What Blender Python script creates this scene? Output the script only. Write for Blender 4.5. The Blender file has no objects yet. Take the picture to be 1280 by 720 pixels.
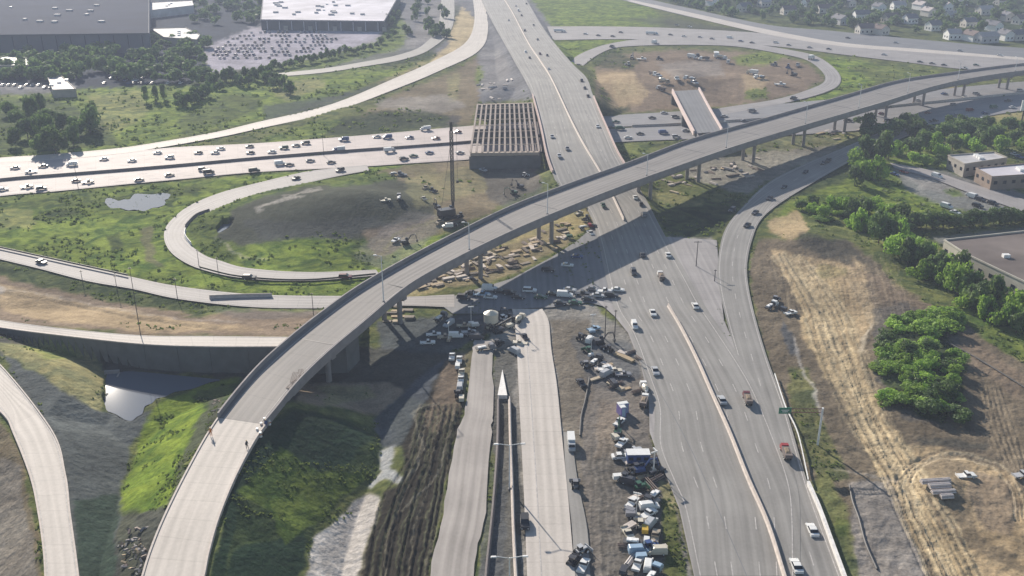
import bpy, bmesh, math, random
import numpy as np
from mathutils import Vector, Matrix
random.seed(7)
D = bpy.data
SC = bpy.context.scene
COL = SC.collection
R = math.radians

# ---------------------------------------------------------------- camera, sky, sun, exposure
FPX, PITCH, CH = 1200.0, R(22.7), 100.0
cd = D.cameras.new('camera'); cam = D.objects.new('camera', cd); COL.objects.link(cam)
cam.location = (0, 0, CH); cam.rotation_euler = (R(90) - PITCH, 0, 0)
cd.sensor_width = 36; cd.lens = 36 * FPX / 1280; cd.clip_start = 1; cd.clip_end = 12000
SC.camera = cam
SUN_EL, SH = R(24.5), Vector((0.43, -0.90, 0)).normalized()      # SH: the way shadows fall on the ground
w = D.worlds.new('World'); SC.world = w; w.use_nodes = True
wn = w.node_tree; bg = wn.nodes['Background']
sky = wn.nodes.new('ShaderNodeTexSky'); sky.sky_type = 'NISHITA'; sky.sun_disc = False
sky.sun_elevation = SUN_EL; sky.sun_rotation = math.atan2(-SH.x, -SH.y); sky.air_density = 1.3; sky.dust_density = 0.6; sky.ozone_density = 2.0; sky.altitude = 100
wn.links.new(sky.outputs[0], bg.inputs[0]); bg.inputs[1].default_value = 0.07
sl = D.lights.new('sun', 'SUN'); sun = D.objects.new('sun', sl); COL.objects.link(sun)
sl.energy = 5.0; sl.angle = R(0.6); sl.color = (1.0, 0.90, 0.77)
ld = Vector((SH.x * math.cos(SUN_EL), SH.y * math.cos(SUN_EL), -math.sin(SUN_EL)))
sun.rotation_euler = ld.to_track_quat('-Z', 'Y').to_euler(); sun.location = (-100, 300, 200)
SC.view_settings.view_transform = 'Standard'; SC.view_settings.look = 'None'
SC.view_settings.exposure = 0.65; SC.view_settings.gamma = 1
SC.cycles.max_bounces = 4; SC.cycles.diffuse_bounces = 2; SC.cycles.glossy_bounces = 2; SC.cycles.volume_bounces = 0
SC.cycles.transparent_max_bounces = 8

# ---------------------------------------------------------------- pixel <-> ground survey helpers (photo pixels, 1280 x 720)
cP, sP = math.cos(PITCH), math.sin(PITCH)
def G(px, py, z=0.0):
    dx = (px - 640) / FPX; dy = (py - 360) / FPX
    vx, vy, vz = dx, cP - dy * sP, -sP - dy * cP
    t = (z - CH) / vz
    return Vector((vx * t, vy * t, z))
def toPx(x, y, z):
    d = y * cP - (z - CH) * sP
    u = y * sP + (z - CH) * cP
    return 640 + FPX * x / d, 360 - FPX * u / d

# ---------------------------------------------------------------- numpy noise
def _h(ix, iy, s):
    n = (ix * 374761393 + iy * 668265263 + s * 974634777) & 0xFFFFFFFF
    n = ((n ^ (n >> 13)) * 1274126177) & 0xFFFFFFFF
    return ((n ^ (n >> 16)) & 0xFFFF) / 65535.0
def vn(x, y, sc, s=0):
    x = np.asarray(x, float) / sc; y = np.asarray(y, float) / sc
    ix = np.floor(x).astype(np.int64); iy = np.floor(y).astype(np.int64)
    fx = x - ix; fy = y - iy; fx = fx * fx * (3 - 2 * fx); fy = fy * fy * (3 - 2 * fy)
    a = _h(ix, iy, s); b = _h(ix + 1, iy, s); c = _h(ix, iy + 1, s); d = _h(ix + 1, iy + 1, s)
    return (a * (1 - fx) + b * fx) * (1 - fy) + (c * (1 - fx) + d * fx) * fy - 0.5

# ---------------------------------------------------------------- materials
def newmat(name):
    m = D.materials.new(name); m.use_nodes = True
    return m, m.node_tree.nodes, m.node_tree.links, m.node_tree.nodes['Principled BSDF']
MC = {}
def mat(name, col, rough=0.7, metal=0.0, var=0.15, scale=1.5, emit=0):
    if name in MC: return MC[name]
    m, n, l, p = newmat(name)
    t = n.new('ShaderNodeTexCoord'); nz = n.new('ShaderNodeTexNoise'); nz.inputs['Scale'].default_value = scale; nz.inputs['Detail'].default_value = 4
    l.new(t.outputs['Object'], nz.inputs['Vector'])
    mp = n.new('ShaderNodeMapRange'); mp.inputs[1].default_value = .3; mp.inputs[2].default_value = .7
    mp.inputs[3].default_value = 1 - var; mp.inputs[4].default_value = 1 + var
    l.new(nz.outputs[0], mp.inputs[0])
    mx = n.new('ShaderNodeVectorMath'); mx.operation = 'SCALE'; mx.inputs[0].default_value = col[:3]
    l.new(mp.outputs[0], mx.inputs['Scale']); l.new(mx.outputs[0], p.inputs['Base Color'])
    p.inputs['Roughness'].default_value = rough; p.inputs['Metallic'].default_value = metal
    MC[name] = m; return m
def road_mat(name, col, var=.22, joint=0.0, tint=(1, .96, .9), rough=.75, stain=.25, lanes=3.6):
    if name in MC: return MC[name]
    m, n, l, p = newmat(name)
    uv = n.new('ShaderNodeUVMap')
    def math_(op, a, b=None, c=None):
        x = n.new('ShaderNodeMath'); x.operation = op
        for i, v in enumerate((a, b, c)):
            if v is None: continue
            if isinstance(v, (int, float)): x.inputs[i].default_value = v
            else: l.new(v, x.inputs[i])
        return x.outputs[0]
    def noise(vec, sc, det=4, mapping=None):
        if mapping:
            mp = n.new('ShaderNodeMapping'); mp.inputs['Scale'].default_value = mapping; l.new(vec, mp.inputs[0]); vec = mp.outputs[0]
        z = n.new('ShaderNodeTexNoise'); z.inputs['Scale'].default_value = sc; z.inputs['Detail'].default_value = det; l.new(vec, z.inputs['Vector'])
        return z.outputs[0]
    geo = n.new('ShaderNodeNewGeometry')
    a = noise(uv.outputs[0], 1.0, 5, (1.1, .022, 1))          # streaks along the travel direction
    b = noise(geo.outputs['Position'], .09, 5)
    c = noise(geo.outputs['Position'], 1.7, 3)
    sep = n.new('ShaderNodeSeparateXYZ'); l.new(uv.outputs[0], sep.inputs[0])
    wv = math_('COSINE', math_('MULTIPLY', sep.outputs[0], 2 * math.pi / lanes * 2))
    f = math_('ADD', 1.0, math_('MULTIPLY', math_('SUBTRACT', a, .5), var * 3.2))
    f = math_('ADD', f, math_('MULTIPLY', math_('SUBTRACT', b, .5), stain * 2.4))
    f = math_('ADD', f, math_('MULTIPLY', math_('SUBTRACT', c, .5), .25))
    f = math_('ADD', f, math_('MULTIPLY', wv, .07))
    if joint:
        j = math_('LESS_THAN', math_('FRACT', math_('DIVIDE', sep.outputs[1], joint)), .05)
        f = math_('SUBTRACT', f, math_('MULTIPLY', j, .10))
        pn = n.new('ShaderNodeTexWhiteNoise'); cb = n.new('ShaderNodeCombineXYZ')
        l.new(math_('FLOOR', math_('DIVIDE', sep.outputs[1], joint * 3)), cb.inputs[0]); l.new(math_('FLOOR', math_('DIVIDE', sep.outputs[0], 3.7)), cb.inputs[1])
        l.new(cb.outputs[0], pn.inputs['Vector'])
        f = math_('ADD', f, math_('MULTIPLY', math_('SUBTRACT', pn.outputs[0], .5), .09))
    mx = n.new('ShaderNodeVectorMath'); mx.operation = 'SCALE'; mx.inputs[0].default_value = col
    l.new(f, mx.inputs['Scale']); l.new(mx.outputs[0], p.inputs['Base Color'])
    p.inputs['Roughness'].default_value = rough
    MC[name] = m; return m

M_ASPH = road_mat('worn_asphalt', (.228, .22, .21), stain=.26, var=.32)
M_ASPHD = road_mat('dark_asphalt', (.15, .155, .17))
M_CONC = road_mat('old_concrete_road', (.27, .255, .255), joint=5.5)
M_FLY = road_mat('flyover_concrete', (.195, .183, .178), var=.3, joint=9, stain=.18)
M_ASPHF = road_mat('grey_freeway', (.20, .20, .215), var=.3)
M_CREAM = road_mat('new_concrete_road', (.47, .43, .395), var=.16, joint=5, stain=.14)
M_PINK = road_mat('pinkish_concrete_road', (.40, .345, .335), var=.18, joint=6)
M_GRAV = road_mat('packed_gravel_road', (.29, .265, .25), var=.3, stain=.35)
M_BARR = mat('barrier_concrete', (.52, .46, .42), .8)
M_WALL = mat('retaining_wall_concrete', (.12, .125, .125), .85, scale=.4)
M_BRC = mat('bridge_concrete', (.27, .25, .25), .85, scale=.4)
M_STEEL = mat('rusty_girder_steel', (.20, .15, .13), .7, scale=.5)
M_WSTEEL = mat('galvanised_steel', (.78, .78, .78), .5, 0)
M_DSTEEL = mat('dark_steel', (.05, .05, .055), .6)
M_LINE = mat('road_paint', (.42, .40, .39), .8, var=.25)
M_GLASS = mat('dark_glass', (.02, .025, .035), .12)
M_TYRE = mat('rubber', (.02, .02, .02), .9)
M_WOOD = mat('timber', (.42, .32, .20), .8)
M_TRUNK = mat('bark', (.10, .075, .055), .9)
def leafmat(name, c1, c2):
    m, n, l, p = newmat(name)
    oi = n.new('ShaderNodeObjectInfo'); geo = n.new('ShaderNodeNewGeometry')
    nz = n.new('ShaderNodeTexNoise'); nz.inputs['Scale'].default_value = .35; nz.inputs['Detail'].default_value = 4
    l.new(geo.outputs['Position'], nz.inputs['Vector'])
    r = n.new('ShaderNodeValToRGB'); r.color_ramp.elements[0].color = (*c1, 1); r.color_ramp.elements[1].color = (*c2, 1)
    r.color_ramp.elements[0].position = .35; r.color_ramp.elements[1].position = .68
    l.new(nz.outputs[0], r.inputs[0])
    hs = n.new('ShaderNodeHueSaturation'); l.new(r.outputs[0], hs.inputs['Color'])
    mr = n.new('ShaderNodeMapRange'); mr.inputs[3].default_value = .75; mr.inputs[4].default_value = 1.25; l.new(oi.outputs['Random'], mr.inputs[0]); l.new(mr.outputs[0], hs.inputs['Value'])
    l.new(hs.outputs[0], p.inputs['Base Color']); p.inputs['Roughness'].default_value = .7
    tr = n.new('ShaderNodeBsdfTranslucent'); l.new(hs.outputs[0], tr.inputs[0])
    mx = n.new('ShaderNodeMixShader'); mx.inputs[0].default_value = .42
    l.new(p.outputs[0], mx.inputs[1]); l.new(tr.outputs[0], mx.inputs[2]); l.new(mx.outputs[0], n['Material Output'].inputs[0])
    return m
M_LEAF = leafmat('tree_leaves', (.06, .11, .035), (.17, .25, .07))
M_LEAFB = leafmat('bright_leaves', (.14, .27, .035), (.34, .50, .08))
M_WEED = leafmat('weed_leaves', (.09, .13, .04), (.18, .23, .06))

# ---------------------------------------------------------------- mesh building
class MB:
    def __init__(s): s.v = []; s.f = []; s.m = []; s.uv = {}
    def add(s, vs, fs, mi=0):
        o = len(s.v); s.v += [tuple(v) for v in vs]; s.f += [tuple(i + o for i in f) for f in fs]; s.m += [mi] * len(fs); return o
    def box(s, c, d, rz=0, mi=0, top=1.0, topy=None):
        x, y, z = c; a, b, h = d[0] / 2, d[1] / 2, d[2] / 2; ty = top if topy is None else topy
        cs, sn = math.cos(rz), math.sin(rz); vs = []
        for zz, k, ky in ((-h, 1, 1), (h, top, ty)):
            for i, j in ((-a, -b), (a, -b), (a, b), (-a, b)):
                i *= k; j *= ky; vs.append((x + i * cs - j * sn, y + i * sn + j * cs, z + zz))
        s.add(vs, [(3, 2, 1, 0), (4, 5, 6, 7), (0, 1, 5, 4), (1, 2, 6, 5), (2, 3, 7, 6), (3, 0, 4, 7)], mi)
    def prism(s, poly, z0, z1, mi=0, mi_top=None, cap0=True):
        n = len(poly); vs = [(p[0], p[1], z0) for p in poly] + [(p[0], p[1], z1) for p in poly]
        ar = sum(poly[i][0] * poly[(i + 1) % n][1] - poly[(i + 1) % n][0] * poly[i][1] for i in range(n))
        fs = [(i, (i + 1) % n, n + (i + 1) % n, n + i) for i in range(n)]
        if ar < 0: fs = [f[::-1] for f in fs]
        s.add(vs, fs, mi)
        top = tuple(range(n)) if ar > 0 else tuple(range(n))[::-1]
        s.add([(p[0], p[1], z1) for p in poly], [top], mi if mi_top is None else mi_top)
        if cap0: s.add([(p[0], p[1], z0) for p in poly], [top[::-1]], mi)
    def side(s, prof, y0, y1, mi=0, ktop=None):
        # profile in x,z extruded along y
        n = len(prof); vs = [(p[0], y0, p[1]) for p in prof] + [(p[0], y1, p[1]) for p in prof]
        s.add(vs, [tuple(range(n))[::-1], tuple(range(n, 2 * n))] + [(i, (i + 1) % n, n + (i + 1) % n, n + i) for i in range(n)], mi)
    def tube(s, p0, p1, r, n=8, mi=0, r1=None, cap=True):
        p0 = Vector(p0); p1 = Vector(p1); r1 = r if r1 is None else r1
        d = (p1 - p0); 
        if d.length < 1e-6: return
        d.normalize(); a = d.orthogonal().normalized(); b = d.cross(a)
        vs = []
        for p, q in ((p0, r), (p1, r1)):
            for i in range(n):
                t = 2 * math.pi * i / n; vs.append(p + a * math.cos(t) * q + b * math.sin(t) * q)
        fs = [(i, (i + 1) % n, n + (i + 1) % n, n + i) for i in range(n)]
        if cap: fs += [tuple(range(n))[::-1], tuple(range(n, 2 * n))]
        s.add(vs, fs, mi)
    def mesh(s, name, mats):
        me = D.meshes.new(name); me.from_pydata(s.v, [], s.f)
        for m in (mats if isinstance(mats, (list, tuple)) else [mats]): me.materials.append(m)
        me.polygons.foreach_set('material_index', s.m); me.update(); return me
    def build(s, name, mats, parent=None, loc=(0, 0, 0), rz=0):
        return link(name, s.mesh(name, mats), parent, loc, rz)
def link(name, me, parent=None, loc=(0, 0, 0), rz=0):
    o = D.objects.new(name, me); COL.objects.link(o); o.location = loc; o.rotation_euler = (0, 0, rz)
    if parent: o.parent = parent
    return o
def tag(o, label=None, cat=None, group=None, kind=None):
    if label: o['label'] = label
    if cat: o['category'] = cat
    if group: o['group'] = group
    if kind: o['kind'] = kind
    return o
def empty(name, loc, rz=0, label=None, cat=None, group=None):
    o = D.objects.new(name, None); COL.objects.link(o); o.location = loc; o.rotation_euler = (0, 0, rz); o.empty_display_size = .5
    return tag(o, label, cat, group)
ORD = ['', 'first', 'second', 'third', 'fourth', 'fifth', 'sixth', 'seventh', 'eighth', 'ninth', 'tenth', 'eleventh', 'twelfth', 'thirteenth', 'fourteenth', 'fifteenth', 'sixteenth', 'seventeenth', 'eighteenth', 'nineteenth', 'twentieth']
def nth(i):
    if i < 21: return ORD[i]
    t = {2: 'twenty', 3: 'thirty', 4: 'forty', 5: 'fifty', 6: 'sixty', 7: 'seventy'}[i // 10]
    return t + '-' + ORD[i % 10] if i % 10 else t[:-1] + 'ieth'

# ---------------------------------------------------------------- ribbons (roads): stations (xl,yl,xr,yr[,z]) in photo pixels
def cr(P, n):
    P = [np.array(p, float) for p in P]; out = []
    Q = [2 * P[0] - P[1]] + P + [2 * P[-1] - P[-2]]
    for i in range(1, len(Q) - 2):
        a, b, c, d = Q[i - 1:i + 3]
        for k in range(n):
            t = k / n
            out.append(.5 * ((2 * b) + (-a + c) * t + (2 * a - 5 * b + 4 * c - d) * t * t + (-a + 3 * b - 3 * c + d) * t ** 3))
    out.append(P[-1]); return out
def stations(st, z0=0.0, n=6):
    W = []
    for s in st:
        z = s[4] if len(s) > 4 else 0
        z += z0; l = G(s[0], s[1], z); r = G(s[2], s[3], z)
        W.append((l.x, l.y, r.x, r.y, z))
    return cr(W, n)
def ribbon_mesh(S, name, m, wob=0, thick=0.0):
    mb = MB(); vs = []; uv = []; v = 0; NX = 6
    for i, s in enumerate(S):
        if i: v += math.hypot((s[0] + s[2] - S[i - 1][0] - S[i - 1][2]) / 2, (s[1] + s[3] - S[i - 1][1] - S[i - 1][3]) / 2)
        wd = math.hypot(s[2] - s[0], s[3] - s[1])
        for k in range(NX + 1):
            t = k / NX
            if wob and k in (0, NX): t += (random.random() - .5) * wob / max(wd, .1)
            vs.append((s[0] + (s[2] - s[0]) * t, s[1] + (s[3] - s[1]) * t, s[4])); uv.append(((t - .5) * wd, v))
    n = len(S); W = NX + 1
    fs = [(i * W + k, i * W + k + 1, (i + 1) * W + k + 1, (i + 1) * W + k) for i in range(n - 1) for k in range(NX)]
    p = [Vector(vs[j]) for j in fs[0]]
    if (p[1] - p[0]).cross(p[2] - p[0]).z < 0: fs = [f[::-1] for f in fs]
    mb.add(vs, fs)
    me = mb.mesh(name, m); ul = me.uv_layers.new(name='UVMap')
    idx = np.zeros(len(me.loops), dtype=np.int32); me.loops.foreach_get('vertex_index', idx)
    ul.data.foreach_set('uv', np.array(uv, dtype=np.float32)[idx].ravel())
    return me
def at_frac(s, t, dz=0):
    return Vector((s[0] + (s[2] - s[0]) * t, s[1] + (s[3] - s[1]) * t, s[4] + dz))
def markings(S, fr, parent, dash=(), z=.03, wdt=.18, name='lane_marking', m=None):
    mb = MB()
    for t in fr:
        isd = t in dash; acc = 0
        for i in range(len(S) - 1):
            a = at_frac(S[i], t, z); b = at_frac(S[i + 1], t, z); L = (b - a).length
            if L < .01: continue
            d = (b - a) / L; nrm = Vector((-d.y, d.x, 0)) * wdt / 2
            if not isd: segs = [(0, L)]
            else:
                segs = []; q = -(acc % 12)
                while q < L:
                    s0, s1 = max(0, q), min(L, q + 3.5)
                    if s1 > s0: segs.append((s0, s1))
                    q += 12
            for s0, s1 in segs:
                p, q_ = a + d * s0, a + d * s1
                mb.add([p - nrm, q_ - nrm, q_ + nrm, p + nrm], [(0, 1, 2, 3)])
            acc += L
    o = mb.build(name, m or M_LINE, parent); o['kind'] = 'stuff'; return o
def sweep(pts, prof, name, m, parent=None, closed_ends=True):
    """profile (offset to the left, height) swept along world points"""
    mb = MB(); n = len(prof); vs = []
    for i, p in enumerate(pts):
        a = pts[max(0, i - 1)]; b = pts[min(len(pts) - 1, i + 1)]; d = (Vector(b) - Vector(a)); d.z = 0; d.normalize()
        nr = Vector((-d.y, d.x, 0))
        for o, h in prof: vs.append(Vector(p) + nr * o + Vector((0, 0, h)))
    fs = [(i * n + k, i * n + (k + 1) % n, (i + 1) * n + (k + 1) % n, (i + 1) * n + k) for i in range(len(pts) - 1) for k in range(n)]
    if closed_ends: fs += [tuple(range(n))[::-1], tuple(range((len(pts) - 1) * n, len(pts) * n))]
    mb.add(vs, fs); return mb.build(name, m, parent)
JERSEY = [(-.3, -.4), (.3, -.4), (.3, .1), (.12, .35), (.09, .95), (-.09, .95), (-.12, .35), (-.3, .1)]
PARAP = [(-.18, -.9), (.18, -.9), (.18, 1.05), (-.18, 1.05)]

RAISE = []     # (samples xs,ys,zs,halfwidth, slope) for the terrain
def raise_for(S, slope=.5, sel=None, drop=.35, extra=0.6):
    a = np.array([( (s[0] + s[2]) / 2, (s[1] + s[3]) / 2, s[4] - drop, math.hypot(s[2] - s[0], s[3] - s[1]) / 2 + extra) for i, s in enumerate(S) if sel is None or sel(i, s)])
    RAISE.append((a, slope))

# --- main highway
MAIN = stations([(869,720,1000,720,0),(850,635,1000,640,0),(835,600,995,600,0),(818,556,980,556,0),(818,510,960,510,0),(806,470,940,470,0),
  (787,417,905,417,0),(768,385,880,380,0),(757,345,862,348,0),(750,310,840,310,0),(741,277,822,277,.3),(728,255,811,255,1.2),(700,235,798,233,2.8),(689,212,785,212,4.6),
  (682,190,772,190,6.0),(677,165,761,165,6.5),(671,140,750,140,6.5),(664,116,741,118,6.5),(655,98,733,97,6),(643,77,716,80,4.8),(628,50,690,50,2.6),(614,25,674,27,1),(603,3,660,3,.2),(592,-25,642,-25,0),(565,-60,600,-60,0)], .10, 6)
def ypx(s): return toPx((s[0] + s[2]) / 2, (s[1] + s[3]) / 2, s[4])[1]
raise_for(MAIN, .5, lambda i, s: (ypx(s) > 214 and s[4] > .4) or (ypx(s) < 124 and s[4] > .4))
# --- flyover
FLP = [(160,790,240,790,7.8),(177,720,256,720,7.8),(190,680,262,690,7.8),(207,640,275,645,7.8),(232,590,296,594,7.7),(260,540,322,546,7.6),(285,505,345,517,7.6),(320,464,375,480,7.6),
 (352,434,412,444,8.2),(395,399,458,405,8.9),(445,363,512,360,9.6),(505,328,570,327,10.2),(570,294,635,295,10.6),(640,260,700,267,10.8),(715,231,775,237,10.9),(790,204,850,210,10.9),(865,176,925,184,10.9),(960,149,1010,158,10.8),
 (1060,120,1105,130,10.6),(1120,103,1165,111,10.4),(1185,93,1220,99,10),(1280,81,1300,88,9.4),(1400,72,1410,79,8.5)]
FLY = stations(FLP, 0, 6)
def xpx(s): return toPx((s[0] + s[2]) / 2, (s[1] + s[3]) / 2, s[4])[0]
raise_for(FLY, .5, lambda i, s: xpx(s) < 322, drop=.6)
# --- elevated cream ramp with wall, and left curved ramp
W1 = stations([(-160,372,-160,382,1.0),(-60,389,-60,398,1.5),(0,400,0,410,2.6),(75,410,85,421,4.4),(175,419,180,431,5.6),(260,420,262,434,6.0),(360,421,352,434,6.0),(400,420.5,392,433.5,6.0),(446,419,432,432.5,6.0)], 0, 6)
W2 = stations([(-150,400,-100,380,4.5),(-70,455,-45,420,4.6),(0,514,0,456,4.8),(16,541,64,536,4.8),(37,595,82,592,4.8),(47,640,88,640,4.8),(54,690,95,690,4.8),(56,730,100,730,4.8),(58,800,108,800,4.8)], 0, 7)
raise_for(W2, .5)
# --- steel girder span and new overpass approach fills are ellipse mounds below

MOUNDS = [  # centre px, rx, ry (metres), height
 (408, 268, 30, 26, 5.5), (475, 262, 16, 14, 2.5), (855, 103, 13, 30, 5.4), (585, 268, 8, 10, 1.6), (630, 118, 16, 22, 4.5),
 (1010, 300, 9, 10, 2.2), (1150, 455, 10, 16, 2.0), (780, 108, 22, 34, 3.0), (930, 100, 18, 28, 2.5), (1185, 612, 4, 5, 1.4), (480, 142, 40, 20, 2.0),
 (1110, 320, 14, 10, 2.0), (360, 640, 12, 34, -5.0), (400, 560, 12, 16, -3.0), (135, 640, 6, 26, -3.5)]  # negative heights: hollows sunk to lengthen the embankment shadows
MW = [(G(a, b).x, G(a, b).y, c, d, h) for a, b, c, d, h in MOUNDS]

# ---------------------------------------------------------------- ground paint canvas (type of ground and some painted shade, in photo survey coordinates)
X0, X1, Y0, Y1 = -440, 1720, -110, 990
cw, chh = X1 - X0, Y1 - Y0
CAN = np.zeros((chh, cw, 3), np.float32); VEG = np.zeros((chh, cw), np.float32); REL = np.zeros((chh, cw), np.float32); RGH = np.zeros((chh, cw), np.float32) + .5
C = dict(grass=(.15, .22, .05), bright=(.15, .22, .038), dry=(.27, .26, .14), dirt=(.26, .205, .15), dark=(.06, .062, .056), sand=(.46, .37, .22), gravel=(.25, .235, .225),
 veg=(.045, .07, .035), mud=(.145, .120, .088), asph=(.17, .17, .18), lot=(.34, .32, .37), pale=(.48, .45, .42), brown=(.20, .155, .115), olive=(.12, .145, .06), slate=(.075, .085, .10), tan=(.38, .29, .18))
VG = dict(grass=1, bright=.8, dry=.5, veg=1, olive=.8)
gx, gy = np.meshgrid(np.arange(cw) + X0, np.arange(chh) + Y0)
def pip(poly, x, y):
    ins = np.zeros(x.shape, bool); n = len(poly)
    for i in range(n):
        x1, y1 = poly[i]; x2, y2 = poly[(i + 1) % n]
        if y1 == y2: continue
        c = ((y1 > y) != (y2 > y)) & (x < (x2 - x1) * (y - y1) / (y2 - y1) + x1); ins ^= c
    return ins
def _bb(poly, pad=0):
    xs = [p[0] for p in poly]; ys = [p[1] for p in poly]
    return (slice(max(0, int(min(ys)) - Y0 - pad), min(chh, int(max(ys)) - Y0 + pad + 2)), slice(max(0, int(min(xs)) - X0 - pad), min(cw, int(max(xs)) - X0 + pad + 2)))
def P(c, poly, a=1.0, rel=None, rough=None):
    v = VG.get(c, 0) if isinstance(c, str) else 0
    c = C[c] if isinstance(c, str) else c
    s = _bb(poly); m = pip(poly, gx[s], gy[s])
    CAN[s][m] = CAN[s][m] * (1 - a) + np.array(c, np.float32) * a; VEG[s][m] = VEG[s][m] * (1 - a) + v * a
    if rel is not None: REL[s][m] += rel
    if rough is not None: RGH[s][m] = rough
STROKES = []
def T_(*a, **k): STROKES.append((a, k))
def stroke(c, pts, wd, a=.6, rel=0.0, w1=None):
    """a stroke: wheel track, ditch or footpath"""
    v = VG.get(c, 0) if isinstance(c, str) else 0
    c = np.array(C[c] if isinstance(c, str) else c, np.float32); w1 = wd if w1 is None else w1
    q = cr(pts, 8); n = len(q)
    for i in range(n - 1):
        p0, p1 = q[i], q[i + 1]; ww = wd + (w1 - wd) * i / n
        s = _bb([p0, p1], int(ww) + 2); X = gx[s] - p0[0]; Y = gy[s] - p0[1]; d = p1 - p0; L = d @ d + 1e-6
        t = np.clip((X * d[0] + Y * d[1]) / L, 0, 1); r = np.hypot(X - t * d[0], Y - t * d[1])
        k = np.clip(1 - (r / (ww / 2 + .6)) ** 2, 0, 1) ** .7 * a * .45
        CAN[s] = CAN[s] * (1 - k[..., None]) + c * k[..., None]; VEG[s] = VEG[s] * (1 - k) + v * k
        if rel: 
            z = REL[s]; kk = np.clip(1 - (r / (ww / 2 + .6)) ** 2, 0, 1); REL[s] = np.where(np.abs(z) < np.abs(rel * kk), rel * kk, z)
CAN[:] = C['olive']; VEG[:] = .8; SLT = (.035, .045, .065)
# broad zones, far to near
P('veg', [(-440,-110),(1720,-110),(1720,40),(1280,60),(1000,35),(800,-5),(620,-20),(620,60),(300,110),(-440,130)])
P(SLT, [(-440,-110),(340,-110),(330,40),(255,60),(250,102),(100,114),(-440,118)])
P('asph', [(500,0),(560,-60),(640,-60),(700,40),(690,120),(600,130),(600,60),(560,70),(520,60),(500,40)])
P('grass', [(670,-40),(760,-40),(800,0),(830,22),(835,34),(690,33),(665,0)])
P('grass', [(690,50),(790,48),(740,62),(715,82)])
P('grass', [(-440,140),(0,122),(110,110),(262,106),(300,98),(400,98),(470,88),(520,80),(500,92),(330,150),(150,186),(-440,230)])
P('dry', [(110,118),(180,112),(185,140),(150,165),(112,160)], .5)
P('dry', [(335,103),(400,97),(410,108),(360,125),(345,120)], .7)
P('veg', [(0,125),(60,120),(95,135),(130,150),(150,180),(60,190),(-60,200)], .7)
P('veg', [(220,150),(260,130),(300,118),(330,122),(320,140),(230,170)], .6)
P('lot', [(255,60),(318,33),(482,34),(470,52),(425,64),(330,86),(262,92)])
P('asph', [(0,108),(95,104),(95,116),(0,119)]); P('pale', [(0,106),(60,104),(62,108),(0,111)], .6)
P('grass', [(330,86),(425,66),(470,52),(500,20),(510,30),(505,60),(470,85),(400,97),(330,98)], .7)
P('asph', [(500,60),(545,-5),(580,-5),(560,50),(530,66),(400,92),(330,97),(330,93),(400,86)], .8)
P('gravel', [(540,0),(572,0),(560,40),(520,60),(505,60)], .6)
P('sand', [(578,8),(598,28),(598,44),(570,64),(540,80),(535,78),(560,58),(566,30)], .95)
P('sand', [(540,80),(480,105),(470,104),(530,76)], .4)
P('veg', [(560,20),(572,4),(575,14),(560,50),(540,66),(525,72)], .6)
P('asph', [(598,60),(640,60),(665,125),(600,128),(590,90)], .9)
P('gravel', [(600,60),(625,62),(640,90),(615,118),(600,110)], .4)
P('brown', [(440,150),(500,115),(560,92),(598,70),(600,125),(590,155),(500,163)], .8)
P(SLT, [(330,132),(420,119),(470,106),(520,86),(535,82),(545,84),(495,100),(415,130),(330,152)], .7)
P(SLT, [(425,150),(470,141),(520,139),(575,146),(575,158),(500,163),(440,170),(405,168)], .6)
P('dry', [(560,95),(575,90),(572,125),(560,130)], .6); P('bright', [(597,82),(606,90),(600,110),(592,95)], .7)
P('gravel', [(470,125),(560,118),(585,135),(540,142),(470,134)], .6)
P('veg', [(420,150),(470,140),(520,138),(560,145),(560,157),(440,170),(400,170)], .8)
P('grass', [(330,172),(400,150),(430,150),(400,172),(330,180)], .8)
# left quadrant
P('grass', [(-440,300),(0,247),(330,218),(440,210),(540,190),(560,300),(480,340),(430,380),(320,370),(200,352),(0,310),(-440,270)])
P('bright', [(0,285),(60,300),(160,322),(180,350),(60,322),(0,308)], .35)
P('veg', [(50,262),(90,258),(100,268),(70,278),(45,275)], .7); P('veg', [(130,295),(150,290),(152,310),(138,315)], .8)
P('dry', [(-10,262),(40,262),(45,285),(0,285)], .5)
P('veg', [(0,248),(120,236),(130,246),(220,236),(260,226),(250,240),(225,245),(215,262),(205,250),(120,256),(0,262)], .55)
P('mud', [(175,285),(190,280),(195,320),(205,335),(185,330),(178,310)], .7); 
P('veg', [(236,265),(300,240),(380,226),(430,218),(500,210),(540,225),(545,270),(500,300),(470,335),(300,330),(250,312),(235,292)], .5)
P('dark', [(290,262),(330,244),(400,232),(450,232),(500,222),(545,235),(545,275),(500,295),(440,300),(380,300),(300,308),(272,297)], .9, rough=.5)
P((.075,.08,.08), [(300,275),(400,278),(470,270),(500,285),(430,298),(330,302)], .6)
P('brown', [(470,215),(590,192),(680,196),(688,225),(640,250),(560,290),(500,310),(470,325),(450,290),(545,270),(540,235)], .8, rough=.6)
P('gravel', [(505,262),(560,272),(540,300),(500,330),(470,336),(440,318)], .4)
P('grass', [(318,305),(400,296),(440,300),(440,330),(380,334),(300,326),(290,312)], .9); P('bright', [(350,303),(420,298),(430,318),(370,326)], .5)
P('dry', [(505,222),(600,205),(610,240),(560,250),(520,262)], .45)
P('slate', [(600,190),(690,195),(690,235),(640,262),(610,250)], .5)
P('olive', [(674,190),(684,190),(690,232),(676,240)], .9)
T_('pale', [(322,262),(355,248),(400,236)], 4, .8); T_('pale', [(270,297),(295,318),(330,326)], 3, .5)
T_('dry', [(545,275),(500,290),(470,325)], 4, .6)
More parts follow.
